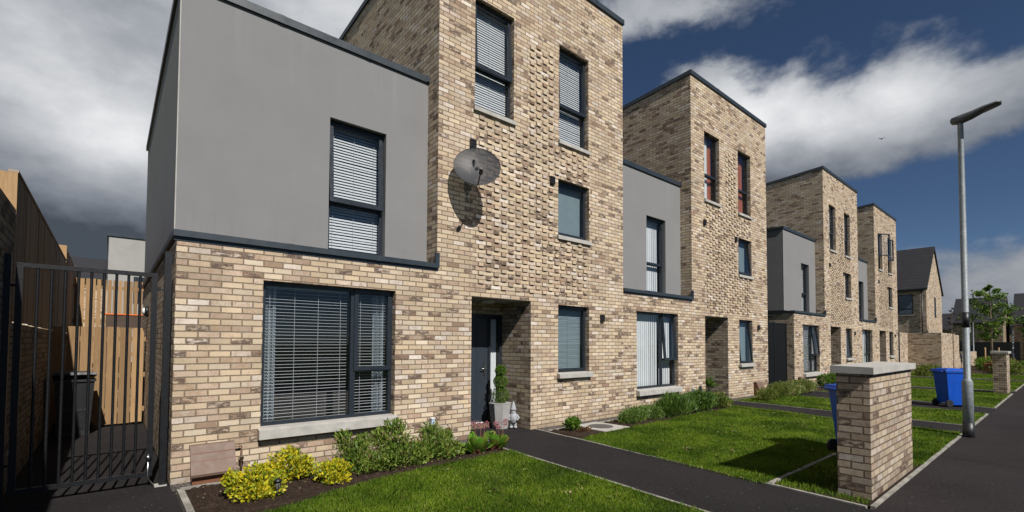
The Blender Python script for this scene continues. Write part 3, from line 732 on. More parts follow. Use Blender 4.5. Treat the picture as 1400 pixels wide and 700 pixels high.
    # small black vents
    for vx, vz in ((7.52, 2.16), (5.99, 4.81), (4.08, 5.0)):
        v = MB(); v.box(vx-.06, vx+.06, -.045, .0, vz-.075, vz+.075); v.box(vx-.052, vx+.052, -.052, -.0455, vz-.06, vz-.045); v.box(vx-.052, vx+.052, -.052, -.0455, vz-.01, vz+.005); v.box(vx-.052, vx+.052, -.052, -.0455, vz+.04, vz+.055)
        v.build('vent', M['blackplastic'], H, bevel=.003)
    # ---- windows
    W = cfg
    make_window(H, O_BAY, 0, 'bay', W['bay'], (.41, .54, .10, .03), W.get('bay_open', 0), label='wide three-pane ground floor window')
    make_window(H, O_SML, 0, 'single', W['sml'], (.93, 1.03, .085, .035), W.get('sml_open', 0), label='single-pane window beside the porch')
    make_window(H, O_UL, 0, 'split', W['ul'], (5.60, 5.69, .05, .03), W.get('ul_open', 0), W.get('side', False), label='tall left window on the top floor')
    make_window(H, O_UR, 0, 'split', W['ur'], (5.60, 5.69, .05, .03), W.get('ur_open', 0), W.get('side', False), label='tall right window on the top floor')
    make_window(H, O_MID, 0, 'single', W['mid'], (3.68, 3.77, .05, .035), W.get('mid_open', 0), label='single-pane window on the middle floor')
    make_window(H, O_BX, SET, 'split', W['bx'], None, W.get('bx_open', 0), label='tall window in the grey rendered wall')
    return H
V = lambda a=0, b=1, t=22: ('venetian', a, b, 0.0, t)
h1 = make_house(0, 0, True, 'nearest brick and grey render terraced house, with the big satellite dish and venetian blinds',
    dict(bay=[('grey', .03, .13), ('grey', .87, .97), ('venetian', 0, .645, 0, 3, .013), ('venetian', .675, 1, 0, 3, .013)], sml=[('dim', 0, 1)], ul=[V(0, 1, 70)], ur=[V(0, 1, 68)], mid=[('teal', 0, 1)], bx=[V(0, 1, 62)], bx_open=3.5, ul_open=3, ur_open=2))
h2 = make_house(7.894, .387, False, 'second terraced house from the left, with white vertical blinds and red upstairs curtains',
    dict(bay=[('vertical', 0, .665), ('vertical', .665, 1)], sml=[('teal', 0, 1)], ul=[('net', 0, .62), ('red', .62, .95)], ur=[('net', 0, .55), ('red', .55, .95)], mid=[('teal', 0, 1)], bx=[('vertical', 0, 1)], bay_open=4, sml_open=5, mid_open=4.5))
h3 = make_house(18.50, 0, True, 'third terraced house, the one just past the black side passage gate between the blocks',
    dict(bay=[V(0, .65, 20), V(.67, 1, 20)], sml=[V(0, 1, 55)], ul=[('net', 0, 1)], ur=[V(0, 1, 65)], mid=[('net', 0, 1)], bx=[V(0, 1, 60)], bay_open=6, sml_open=3))
h4 = make_house(26.39, .387, False, 'farthest terraced house of the row, with its top floor windows wide open',
    dict(bay=[('net', 0, 1)], sml=[V(0, 1, 50)], ul=[], ur=[], mid=[V(0, 1, 50)], bx=[('net', 0, 1)], ul_open=34, ur_open=14, side=True))

# ------------------------------------------------------------------ satellite dish on the first house
def dish():
    c = Vector((3.91, -.38, 4.45)); t = empty('satellite_dish', (3.82, 0, 4.2), 0, 'smoky grey perforated satellite dish mounted on the nearest brick tower', 'satellite dish')
    off = Vector((3.82, 0, 4.2)); n = Vector((-.50, -.80, .32)).normalized(); up = (Vector((0, 0, 1))-n*n.z).normalized(); r = n.cross(up)*-1
    b = MB(); K = 12; N = 40; Rr = .37; base = []
    for back in (0, 1):
        idx0 = len(b.v)
        for i in range(K+1):
            q = i/K*Rr
            for k in range(N):
                a = 2*math.pi*k/N; dd = (q/Rr)**2*.075-.075 - back*.006
                p = c-off + (r*math.cos(a)*1.02+up*math.sin(a)*.98)*max(q, .001) + n*(dd+.03); b.v.append(tuple(p))
        base.append(idx0)
        for i in range(K):
            for k in range(N):
                k2 = (k+1) % N; f = (idx0+i*N+k, idx0+i*N+k2, idx0+(i+1)*N+k2, idx0+(i+1)*N+k)
                b.f.append(f if back == 0 else f[::-1]); b.m.append(0); b.sm.append(True)
    b.build('reflector', M['dish'], t)
    b = MB(); rim = [c-off+(r*math.cos(a)*1.02+up*math.sin(a)*.98)*Rr+n*.03 for a in [2*math.pi*k/40 for k in range(41)]]
    b.tube(rim, .005, 6); b.build('rim', M['blackplastic'], t)
    b = MB(); bot = c-off-up*.36+n*.02; lnb = c-off+n*.34-up*.33+r*.03
    b.tube([bot, bot*.45+lnb*.55-up*.015, lnb], .011, 8); b.build('feed_arm', M['blackplastic'], t)
    b = MB(); b.tube([lnb+n*.05, lnb-n*.01, lnb-n*.07], [.022, .03, .034], 12); b.build('receiver', M['blackplastic'], t)
    b = MB(); b.tube([(.30, -.01, .34), (.28, -.12, .31), (.20, -.24, .27), (.12, -.31, .25)], .017, 10)
    b.box(.24, .36, -.032, -.001, .26, .42); b.tube([(.13, -.30, .25), tuple(c-off-n*.03)], .03, 8)
    b.build('wall_bracket', M['blackplastic'], t)
    b = MB(); b.box(-.06, .06, .02, .05, -.07, .07); o = b.build('clamp', M['blackplastic'], t); o.location = c-off+up*.10-n*.06; o.rotation_euler = (0, 0, .5)
    b = MB(); pts = [(.03, -.025, -.2), (.05, -.02, -.4), (.2, -.03, -.7)]
dish()

# ------------------------------------------------------------------ gas meter boxes
def meter(x, label, w=.40):
    t = empty('gas_meter_box', (x, 0, 0), 0, label, 'gas meter box', 'brown gas meter boxes at the wall foot')
    b = MB(); b.prism([(-.002, .0), (-.002, .405), (-.07, .405), (-.15, .11), (-.15, 0)][::-1], 0, w); b.build('base', M['brown_dark'], t, bevel=.006)
    b = MB()
    prof = [(-.004, .408), (-.004, .43), (-.09, .43), (-.215, .125), (-.205, .095), (-.155, .105), (-.155, .125), (-.075, .408)]
    b.prism(prof[::-1], -.02, w+.02); b.build('lid', M['brown'], t, bevel=.008)
    b = MB()
    for q in (.25, .5, .75):
        y = -.09-.125*q; z = .43-.33*q; b.prism([(y-.006, z+.001), (y-.009, z-.006), (y+.003, z-.006), (y+.003, z+.002)], -.018, w+.018)
    b.build('groove', M['brown_dark'], t)
    return t
m1 = meter(.19, 'brown gas meter box low on the nearest brick wall, beside the black gate post')
b = MB(); b.tube([(.41, -.05, .36), (.50, -.05, .36), (.50, -.05, .30), (.50, -.05, .02)], .012, 8); b.tube([(.50, -.05, .24), (.50, -.05, .17)], .02, 8); b.build('pipe', M['pipe'], m1)
b = MB(); b.box(.478, .522, -.075, -.028, .20, .235); b.build('valve', M['steel'], m1)
meter(15.05, 'brown gas meter box at the second house, left of the dark gate')
meter(18.82, 'brown gas meter box at the corner of the third house, right of the dark gate')

# ------------------------------------------------------------------ side gates, walls and fences
def bar_gate(x0, x1, y, zt, n, label, name='side_gate', post=True, r=.013, leaf2=False, twopost=True):
    t = empty(name, (x0, y, 0), 0, label, 'gate', 'black steel side gates'); W = x1-x0
    b = MB(); F = .052; b.box(0, F, -.02, .02, .12, zt); b.box(W-F, W, -.02, .02, .12, zt); b.box(F, W-F, -.0195, .0195, zt-.045, zt-.0005); b.box(F, W-F, -.0195, .0195, .12, .165)
    b.build('gate_frame', M['gate'], t, bevel=.003)
    for i in range(n):
        x = F+(W-2*F)*(i+1)/(n+1); q = MB(); q.tube([(x, 0, .165), (x, 0, zt-.045)], r, 10, caps=False); q.build('bar', M['gate'], t)
    return t
gt = bar_gate(-1.265, -.155, .12, 2.375, 9, 'tall black steel bar gate across the passage left of the nearest house')
b = MB(); b.box(1.17, 1.235, -.05, .015, -.1, 2.63); b.build('post', M['gate'], gt, bevel=.004)
b = MB(); b.box(-.09, -.03, -.03, .03, -.1, 2.45); b.build('post', M['gate'], gt, bevel=.004)
b = MB(); b.tube([(1.08, 0, 2.20), (1.24, 0, 2.20)], .008, 8); b.box(1.11, 1.14, -.03, .03, 2.18, 2.225); b.build('latch', M['gate'], gt)
b = MB(); b.tube([(-.05, 0, 2.15), (.03, 0, 2.15)], .012, 8); b.tube([(-.05, 0, .4), (.03, 0, .4)], .012, 8); b.build('hinge', M['gate'], gt)
b = MB(); b.tube([(1.07, -.012, .30), (1.07, -.012, .10), (1.12, -.012, .02)], .009, 8); b.ball((1.07, -.035, .33), .028, 10); b.build('drop_bolt', M['steel'], gt)
b = MB(); b.box(1.13, 1.24, -.09, .05, -.05, .008); b.build('concrete_footing', M['stone'], gt)
g3 = bar_gate(16.20, 18.46, .25, 2.40, 40, 'dark close-barred gate closing the passage between the second and third houses', r=.012)
b = MB(); b.box(1.10, 1.16, -.03, .03, 0, 2.42); b.build('post', M['gate'], g3)
bar_gate(34.72, 35.75, .15, 2.4, 14, 'farthest narrow black gate, between the row end and the garden brick wall')

# passage wall light
t = empty('wall_light', (0, 4.94, 2.19), 0, 'round black bulkhead light on the passage side wall', 'wall light')
b = MB(); b.lathe([(.10, 0), (.11, .03), (.09, .06)], (0, 0, 0), 20); o = b.build('body', M['blackplastic'], t); o.rotation_euler = (0, R_(-90), 0)
b = MB(); b.lathe([(.07, .06), (.06, .085), (.03, .10)], (0, 0, 0), 20); o = b.build('lens', M['white'], t); o.rotation_euler = (0, R_(-90), 0)

# neighbour's brick wall on the left of the passage
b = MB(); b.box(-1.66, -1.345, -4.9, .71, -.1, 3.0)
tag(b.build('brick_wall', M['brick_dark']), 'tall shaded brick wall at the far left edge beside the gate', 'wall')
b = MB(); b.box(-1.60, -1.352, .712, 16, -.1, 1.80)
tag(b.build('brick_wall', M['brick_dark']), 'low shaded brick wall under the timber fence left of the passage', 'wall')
def board_fence(name, x0, y0, x1, y1, zb, zt, mat, label, w=.12, gap=.004, th=.02, rail=True, cap=None, jit=.004):
    L = math.hypot(x1-x0, y1-y0); t = empty(name, (x0, y0, 0), math.atan2(y1-y0, x1-x0), label, 'fence'); n = int(L/(w+gap)); b = MB()
    for i in range(n):
        a = i*(w+gap); j = rng.uniform(-jit, jit); b.box(a, a+w, -th+j, j, zb+rng.uniform(-.01, .01), zt+rng.uniform(-.008, .008))
    b.build('boards', mat, t)
    if rail:
        b = MB(); 
        for z in (zb+.25, (zb+zt)/2, zt-.22): b.box(0, L, .003, .05, z-.045, z+.045)
        b.build('rail', mat, t)
    return t
f1 = board_fence('timber_fence', -1.37, .78, -1.37, 8.1, 1.82, 3.40, M['timber_old'], 'tall weathered timber fence on top of the low brick wall, left of the passage', .14)
b = MB(); b.box(-.03, -.001, -.022, .30, 1.81, 3.41); b.build('end_post', M['timber'], f1)
b = MB(); b.box(-.03, 7.3, -.03, .05, 3.412, 3.44); b.build('capping', M['timber_old'], f1)
f2 = board_fence('timber_fence', -1.37, 8.15, -1.37, 15.5, 1.82, 3.72, M['timber_old'], 'farther stepped-up length of the weathered passage fence', .14)
b = MB(); b.box(-.03, -.001, -.022, .34, 3.3, 3.78); b.build('end_post', M['timber'], f2)
f3 = board_fence('timber_fence', -1.34, 5.28, -.01, 5.28, .05, 1.88, M['timber'], 'pale fresh timber fence closing the passage behind the black bin', .175, .012)
f4 = board_fence('timber_fence', -1.9, 11.0, 3.0, 11.0, 1.0, 3.35, M['timber'], 'slatted pale timber fence farther back, seen above the passage fence', .085, .03)
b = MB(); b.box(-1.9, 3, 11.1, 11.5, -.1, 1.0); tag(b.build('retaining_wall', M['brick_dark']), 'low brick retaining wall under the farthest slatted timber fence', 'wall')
t = empty('garden_bench', (-.55, 9.6, 0), 0, 'dark garden storage table with orange rim behind the passage fence', 'garden table')
b = MB(); b.box(-.1, .72, -.2, .2, 1.95, 2.30)
for q in (-.08, .66): b.box(q, q+.05, -.19, -.14, 0, 1.95); b.box(q, q+.05, .14, .19, 0, 1.95)
b.build('frame', simple('dark_wood', (.07, .045, .03), .7), t); b = MB(); b.box(-.12, .74, -.22, .22, 2.301, 2.33); b.build('rim', M['orange'], t)

# rear houses seen over the fence
t = empty('rear_house', (0, 25, 0), 0, 'pale grey rendered flat-roofed house behind the back gardens', 'house')
b = MB(); b.box(-.73, 6, 0, 7, -.14, 7.0); b.build('rendered_wall', simple('pale_render', (.33, .32, .30), .9, var=.1, scale=1), t)
b = MB(); b.box(-.80, 6.05, -.07, 7.05, 7.0, 7.12); b.build('roof', M['coping'], t)
b = MB(); b.box(.3, 1.6, -.02, -.001, 3.6, 5.0); b.build('window', M['frame'], t)
t = empty('rear_house', (0, 27, 0), 0, 'low brick house with a dark slate roof behind the back gardens', 'house')
b = MB(); b.box(-8, -.2, 0, 8, -.14, 4.9); b.build('brick_wall', M['brick'], t)
b = MB(); b.prism([(-.3, 4.9), (4, 6.55), (8.3, 4.9)][::-1], -2.5, -.1); b.build('roof', M['tiles'], t)

# ------------------------------------------------------------------ brick garden pillars
def pillar(x0, x1, y0, y1, h, label):
    t = empty('brick_pillar', (x0, y0, 0), 0, label, 'brick pillar', 'capped brick piers along the pavement'); W, D = x1-x0, y1-y0
    b = MB(); b.box(0, W, 0, D, -.1, h); b.build('pier', M['pier'], t)
    e = .045; c = MB()
    n = 2 if W > 1 else 1
    for i in range(n):
        a = -e+(W+2*e)*i/n+(.003 if i else 0); d = -e+(W+2*e)*(i+1)/n-(.003 if i < n-1 else 0)
        c.hexa([(a, -e, h+.004), (d, -e, h+.004), (d, D+e, h+.004), (a, D+e, h+.004)], [(a, -e, h+.075), (d, -e, h+.075), (d, D+e, h+.085), (a, D+e, h+.085)])
    c.build('coping_stone', M['stone'], t, bevel=.006)
    return t
M['pier'] = brick_mat('pier_brick', tone=.86, grey=.14, bscale=2.4)
pillar(5.46, 7.42, -5.17, -4.875, 1.30, 'large near brick pillar with pale coping, beside the first path at the pavement')
pillar(22.10, 23.3, -5.14, -4.815, 1.35, 'small far brick pillar with pale coping, beyond the lamp post')

# ------------------------------------------------------------------ bins
def wheelie(loc, rz, body_mat, label, open_lid=0):
    t = empty('wheelie_bin', loc, rz, label, 'wheelie bin', 'wheeled refuse bins')
    # local: back towards +y (hinge, wheels), front -y
    b = MB(); w0, w1 = .20, .25; d0, d1 = .20, .29
    z0, z1 = .06, .96
    B = [(-w0, -d0, z0), (w0, -d0, z0), (w0, d0-.03, z0), (-w0, d0-.03, z0)]
    T = [(-w1, -d1-.02, z1), (w1, -d1-.02, z1), (w1, d1-.03, z1), (-w1, d1-.03, z1)]
    b.hexa(B, T)
    b.build('body', body_mat, t, bevel=.025)
    b = MB(); b.box(-w1-.018, w1+.018, -d1-.04, d1-.01, z1-.035, z1+.002)
    b.build('rim', body_mat, t, bevel=.008)
    b = MB(); b.box(-.17, .17, -d0-.052, -d0-.022, .42, .47); b.build('front_grip', body_mat, t, bevel=.008)
    b = MB(); b.box(-w0-.006, w0+.006, -d0-.012, -d0+.02, z0-.055, z0+.02); b.build('foot', body_mat, t, bevel=.008)
    for q in (-.11, 0, .11):
        k = MB(); k.hexa([(q-.006, -.205-.019, .12), (q+.006, -.205-.019, .12), (q+.006, -.20, .12), (q-.006, -.20, .12)], [(q-.006, -.313, .90), (q+.006, -.313, .90), (q+.006, -.30, .90), (q-.006, -.30, .90)]); k.build('rib', body_mat, t)
    for s in (-1, 1):
        k = MB(); prof = [(-.025, 0), (.025, 0)]
        k.tube([(s*.215, .20, .10), (s*.265, .20, .10)], .10, 20); o = k.build('wheel', M['rubber'], t, bevel=.008)
    k = MB(); k.tube([(-.21, .20, .10), (.21, .20, .10)], .012, 8); k.build('axle', M['steel'], t)
    # lid: domed hexahedron hinged at the back
    L = MB(); lw = w1+.03; ld = .66
    L.hexa([(-lw, -ld, -.02), (lw, -ld, -.02), (lw, .03, -.02), (-lw, .03, -.02)], [(-lw+.01, -ld+.01, .02), (lw-.01, -ld+.01, .02), (lw-.01, .02, .03), (-lw+.01, .02, .03)])
    L.hexa([(-lw+.06, -ld+.06, .021), (lw-.06, -ld+.06, .021), (lw-.06, -.06, .03), (-lw+.06, -.06, .03)], [(-lw+.11, -ld+.11, .05), (lw-.11, -ld+.11, .05), (lw-.11, -.10, .058), (-lw+.11, -.10, .058)])
    lo = L.build('lid', body_mat, t, bevel=.012, loc=(0, d1-.01, z1+.025)); lo.rotation_euler = (R_(-open_lid), 0, 0)
    k = MB(); k.tube([(-.20, d1+.01, z1-.01), (-.20, d1+.075, z1+.005), (.20, d1+.075, z1+.005), (.20, d1+.01, z1-.01)], .016, 8); k.build('handle', body_mat, t)
    return t
wheelie((7.80, -4.50, 0), R_(52), M['blue'], 'blue wheelie bin half hidden behind the near brick pillar')
wheelie((16.45, -4.42, 0), R_(46), M['blue'], 'blue wheelie bin standing on the path behind the lamp post').scale = (.9, .9, .97)
wb = wheelie((-1.0, 4.62, 0), R_(4), M['greybin'], 'black wheelie bin with its lid ajar inside the gated passage', 7)
b = MB()
for k in range(5): b.ball((rng.uniform(-.16, .16), rng.uniform(-.2, .1), .985), rng.uniform(.04, .07), 8, sz=.5)
bag = b.build('refuse_sacks', simple('glossy_sack', (.10, .10, .11), .18, var=.4, scale=20), wb)

# ------------------------------------------------------------------ street lamp
def lamp(loc, hgt, label, r0=.076, r1=.050, base=1.02, rz=0, simple_=False):
    t = empty('street_lamp', loc, rz, label, 'street lamp', 'street lamps')
    b = MB(); b.lathe([(r0, -.1), (r0, base-.05), (r1+.004, base), (r1, base+.002), (r1*.82, hgt-.05), (r1*.82, hgt)], (0, 0, 0), 24); b.build('pole', M['galv'], t)
    b = MB(); b.lathe([(r0+.006, -.1), (r0+.006, .26)], (0, 0, 0), 24); b.build('base_sleeve', M['blackplastic'], t)
    b = MB(); b.box(r0-.02, r0+.006, -.045, .045, .45, .86); b.build('access_door', M['galv'], t, bevel=.004)
    # head: long flat tapered body towards -y, slightly raised
    b = MB(); secs = [(-.13, .05, .05, .01), (-.11, .08, .11, .01), (.0, .095, .15, .01), (.15, .10, .13, .04), (.30, .115, .085, .09), (.46, .115, .06, .12), (.52, .08, .04, .125)]
    N = 16; base_i = len(b.v)
    for (yy, w, h, z) in secs:
        for k in range(N):
            a = 2*math.pi*k/N; ca, sa = math.cos(a), math.sin(a)
            b.v.append((w*math.copysign(abs(ca)**.7, ca), -yy, hgt+.04+z+h*.5*math.copysign(abs(sa)**.7, sa)))
    for i in range(len(secs)-1):
        for k in range(N):
            k2 = (k+1) % N; b.f.append((base_i+i*N+k, base_i+(i+1)*N+k, base_i+(i+1)*N+k2, base_i+i*N+k2)); b.m.append(0); b.sm.append(True)
    b.f.append(tuple(base_i+k for k in range(N))); b.m.append(0); b.sm.append(False)
    e = base_i+(len(secs)-1)*N; b.f.append(tuple(e+k for k in range(N))[::-1]); b.m.append(0); b.sm.append(False)
    b.build('lamp_head', M['lamp_head'], t)
    b = MB(); b.hexa([(-.06, -.30, hgt+.082), (-.06, -.47, hgt+.128), (.06, -.47, hgt+.128), (.06, -.30, hgt+.082)][::-1], [(-.06, -.30, hgt+.10), (-.06, -.47, hgt+.14), (.06, -.47, hgt+.14), (.06, -.30, hgt+.10)][::-1]); b.build('lens', simple('lamp_lens', (.18, .17, .15), .2), t)
    return t
sl1 = lamp((11.02, -5.33, 0), 5.62, 'tall galvanised street lamp with black foot at the pavement edge')
b = MB(); b.tube([(0, 0, 1.93), (0, 0, 2.20)], .0525, 20); b.build('black_band', M['blackplastic'], sl1)
b = MB(); b.hexa([(.052, -.06, 1.84), (.056, -.06, 1.84), (.056, -.03, 1.84), (.052, -.03, 1.84)], [(.053, -.04, 2.14), (.057, -.04, 2.14), (.057, -.015, 2.14), (.053, -.015, 2.14)]); b.build('loose_tag', M['white'], sl1)

# ------------------------------------------------------------------ plants
def leaves(name, pts, nrm, size, mat, parent=None, seed=0, asp=.5, var=.35, fold=.25, loc=None):
    """pts (n,3) leaf bases, nrm (n,3) growth directions -> diamond leaves folded along the midrib"""
    r = np.random.default_rng(seed); n = len(pts); d = nrm/np.linalg.norm(nrm, axis=1)[:, None]
    a = r.normal(size=(n, 3)); s = np.cross(d, a); s /= np.linalg.norm(s, axis=1)[:, None]; u = np.cross(s, d)
    L = size*(1+r.uniform(-var, var, n))[:, None]; W = L*asp
    v = np.empty((n, 4, 3)); v[:, 0] = pts; v[:, 1] = pts+d*L*.5+s*W*.5+u*L*fold*.5; v[:, 2] = pts+d*L; v[:, 3] = pts+d*L*.5-s*W*.5+u*L*fold*.5
    f = (np.arange(n)*4)[:, None]+np.arange(4)[None]
    return np_mesh(name, v.reshape(-1, 3), f, mat, parent, loc)
def cloud_pts(r, n, blobs, surf=.55):
    """points in a union of ellipsoids (cx,cy,cz,rx,ry,rz), biased to the outside; returns pts and outward dirs"""
    w = np.array([b[3]*b[4]*b[5] for b in blobs])**.7; w /= w.sum(); k = r.choice(len(blobs), n, p=w); B = np.array(blobs)[k]
    d = r.normal(size=(n, 3)); d /= np.linalg.norm(d, axis=1)[:, None]
    q = (surf+(1-surf)*r.uniform(0, 1, n)**.6)[:, None]*(1+.12*np.sin(7*d[:, :1]+5*d[:, 1:2]+9*d[:, 2:3]))
    p = B[:, :3]+d*B[:, 3:]*q; return p, d
def bush(name, loc, blobs, n, size, mat, label, cat='bush', group=None, seed=1, asp=.5, up=.5, surf=.45, stems=8, stem_mat=None, noise=.6, var=.35):
    t = empty(name, loc, 0, label, cat, group); r = np.random.default_rng(seed)
    p, d = cloud_pts(r, n, blobs, surf); p = p[p[:, 2] > .01]; d = d[:len(p)]
    c = np.array([0, 0, 0.0]); out = p-c; out /= np.linalg.norm(out, axis=1)[:, None]+1e-9
    g = out+np.array([0, 0, up])+r.normal(size=p.shape)*noise
    leaves('leaves', p, g, size, mat, t, seed, asp, var)
    b = MB()
    for k in range(stems):
        i = r.integers(len(p)); q = p[i]; b.tube([(q[0]*.15, q[1]*.15, -.01), (q[0]*.6, q[1]*.6, q[2]*.55), tuple(q)], [.006, .004, .002], 5)
    if stems: b.build('stems', stem_mat or M['stem'], t)
    return t
GG = 'golden shrubs in the near flower bed'
bush('golden_shrub', (.62, -1.08, .0), [(0, 0, .16, .24, .18, .15), (-.17, .05, .20, .13, .1, .10), (.14, -.04, .15, .15, .12, .13), (.02, -.12, .09, .24, .12, .09), (.05, .05, .27, .10, .09, .07)], 2300, .040, M['golden'], 'leftmost bright yellow-leaved shrub in the bed below the meter box', 'shrub', GG, 11, .55, .6, .25, 18, noise=.95, var=.5)
bush('golden_shrub', (1.04, -.72, .0), [(0, 0, .20, .24, .18, .18), (.02, .02, .32, .10, .1, .09), (.16, -.04, .16, .13, .12, .12), (-.15, 0, .14, .13, .12, .12)], 2100, .040, M['golden'], 'tallest bright yellow-leaved shrub, in the middle of the three', 'shrub', GG, 12, .55, .6, .25, 18, noise=.95, var=.5)
bush('golden_shrub', (1.43, -1.02, .0), [(0, 0, .13, .21, .16, .12), (.08, .02, .17, .10, .1, .07), (-.1, -.03, .16, .09, .09, .08), (.02, -.1, .06, .16, .1, .06)], 1500, .038, M['golden'], 'rightmost and lowest bright yellow-leaved shrub next to the green bush', 'shrub', GG, 13, .55, .6, .25, 14, noise=.95, var=.5)
GB = 'loose green shrubs below the nearest bay window'
bush('green_shrub', (1.78, -.78, .0), [(0, 0, .22, .22, .20, .20), (-.10, .06, .40, .12, .1, .12), (.1, -.16, .13, .24, .16, .13), (.16, .08, .34, .14, .12, .10)], 2500, .052, M['green'], 'left part of the loose green bushes, just right of the yellow shrubs', 'shrub', GB, 21, .30, .9, .15, 24, noise=1.0, var=.5)
bush('green_shrub', (2.30, -.82, .0), [(0, 0, .24, .30, .24, .22), (.08, .16, .46, .18, .14, .12), (-.14, -.18, .15, .26, .16, .14), (.2, -.18, .15, .22, .14, .15), (-.16, .1, .38, .12, .12, .12)], 3900, .052, M['green'], 'middle and tallest loose green bush under the window sill', 'shrub', GB, 22, .30, .9, .15, 34, noise=1.0, var=.5)
bush('green_shrub', (2.88, -.80, .0), [(0, 0, .20, .30, .22, .18), (.02, .1, .36, .18, .14, .12), (.18, -.14, .12, .26, .16, .11), (-.22, -.12, .15, .2, .16, .14), (.26, .1, .26, .14, .12, .12)], 3400, .050, M['green'], 'right loose green bush between the bay window and the big-leaved plants', 'shrub', GB, 23, .30, .9, .15, 28, noise=1.0, var=.5)
bush('small_plant', (3.24, -.80, .0), [(0, 0, .10, .12, .10, .10)], 420, .05, M['wild'], 'small thin plant between the green bush and the big-leaved plants', 'plant', None, 24, .3, .8, .3, 8)
def big_leaf_plant(loc, label, seed, n=16, spikes=2, scale=1.0):
    t = empty('broadleaf_plant', loc, 0, label, 'plant', 'big-leaved plants with pink flower spikes'); r = random.Random(seed); b = MB(); s = MB()
    for i in range(n):
        a = 2*math.pi*i/n+r.uniform(-.3, .3); tilt = r.uniform(.35, 1.15); L = r.uniform(.085, .125)*scale; w = L*.47; st = r.uniform(.04, .11)*scale
        dirh = Vector((math.cos(a), math.sin(a), 0)); side = Vector((-math.sin(a), math.cos(a), 0)); up = Vector((0, 0, 1))
        d = dirh*math.cos(tilt)+up*math.sin(tilt); base = dirh*.02+d*st; nn = side.cross(d)
        s.tube([(dirh.x*.01, dirh.y*.01, 0), tuple(base)], .005, 5)
        N = 12; ring_ = []
        for k in range(N):
            q = 2*math.pi*k/N; l = (1-math.cos(q))/2; ww = math.sin(q)*w*(1-.15*l)
            p = base+d*L*l+side*ww+nn*(-.10*L*(abs(math.sin(q))**2)-.25*L*l*l); ring_.append(p)
        c = base+d*L*.5+nn*(.02*L-.06*L)
        for k in range(N): b.poly([c, ring_[k], ring_[(k+1) % N]], smooth=True)
    # merge duplicates per leaf so random-per-island is per leaf
    o = b.build('leaves', M['berg'], t); bm = bmesh.new(); bm.from_mesh(o.data); bmesh.ops.remove_doubles(bm, verts=bm.verts, dist=.0004); bm.to_mesh(o.data); bm.free()
    s.build('stems', M['redstem'], t)
    for i in range(spikes):
        a = r.uniform(0, 6.28); x, y = .05*math.cos(a)+(i-.5)*.09, .05*math.sin(a); h = r.uniform(.26, .33)*scale; ln = r.uniform(-.04, .04)
        f = MB(); f.tube([(x*.3, y*.3, .02), (x*.8, y*.8, h*.5), (x+ln, y, h)], [.006, .005, .004], 6)
        for k in range(26):
            q = r.uniform(0, 1); aa = r.uniform(0, 6.28); rr = r.uniform(.012, .055); f.ball((x+ln*(.6+.4*q)+rr*math.cos(aa), y+rr*math.sin(aa), h*.78+q*.09), r.uniform(.006, .012), 6, m=1 if q > .3 or k % 3 else 0)
        f.build('flower_spike', [M['redstem'], M['flower']], t)
    return t
big_leaf_plant((3.52, -.98, .015), 'left big-leaved plant with pink flower spike, in front of the entrance', 5, 30, 3, 1.5)
big_leaf_plant((3.88, -.92, .015), 'right big-leaved plant with pink flower spikes, at the corner of the path', 9, 28, 3, 1.5)
bush('red_plant', (3.30, -.55, .0), [(0, 0, .24, .06, .06, .12)], 160, .05, M['redleaf'], 'dried reddish flower stalk by the wall left of the entrance', 'plant', None, 31, .25, 1.5, .2, 8, M['redstem'])
# second house bed
bush('small_plant', (5.92, -.62, .0), [(0, 0, .13, .15, .12, .10)], 330, .075, M['box'], 'small bright green plant in the corner bed beside the path and manhole', 'plant', None, 32, .55, .8, .3, 8)
bush('red_plant', (6.05, -.80, .0), [(0, 0, .05, .18, .06, .04)], 200, .04, M['redleaf'], 'low reddish dead leaves under the small plant by the manhole', 'plant', None, 38, .4, .4, .3, 0)
bush('hebe_bush', (7.62, -.72, .0), [(0, 0, .14, .30, .24, .16), (.28, .02, .17, .24, .2, .16), (-.2, -.02, .10, .2, .2, .13)], 4200, .036, M['hebe'], 'rounded low green bush right of the round manhole cover', 'bush', None, 33, .4, .8, .5, 12)
bush('hebe_bush', (8.25, -.70, .0), [(0, 0, .15, .28, .24, .18), (.15, -.02, .1, .24, .2, .14)], 2600, .036, M['hebe'], 'low green bush left of the tall grassy clump below the white blinds', 'bush', None, 43, .4, .8, .5, 12)
bush('grassy_clump', (9.0, -.78, .0), [(0, 0, .22, .42, .3, .24), (.45, .02, .20, .36, .3, .22), (-.3, 0, .16, .26, .25, .18)], 4600, .13, M['deep'], 'tall dark green grassy clump below the second house bay window', 'plant', None, 34, .10, 1.6, .2, 10)
bush('leafy_bush', (10.25, -.72, .0), [(0, 0, .26, .40, .3, .24), (.35, 0, .22, .3, .25, .22), (-.3, 0, .22, .3, .25, .22)], 4200, .055, M['deep'], 'leafy mid green bush left of the second porch', 'bush', None, 35, .45, .8, .4, 14)
bush('yellowish_bush', (11.15, -.74, .0), [(0, 0, .20, .28, .24, .20), (.25, -.05, .12, .24, .2, .14)], 2200, .06, M['wild'], 'yellow green straggly bush at the edge of the second path', 'bush', None, 36, .3, 1.0, .3, 14)
b_ = [(13.6+i*.55, -.62+.06*math.sin(i*2), .0) for i in range(5)]
LB = ['first', 'second', 'third', 'fourth', 'last']
bush('wild_plants', (14.9, -.85, .0), [(-.9, 0, .16, .5, .3, .18), (0, .05, .22, .5, .3, .24), (.9, 0, .24, .5, .3, .24), (1.4, .1, .2, .3, .3, .2)], 6000, .085, M['wild'], 'unkempt tangle of yellow green plants in front of the dark passage gate', 'plants', None, 37, .22, 1.1, .25, 20)
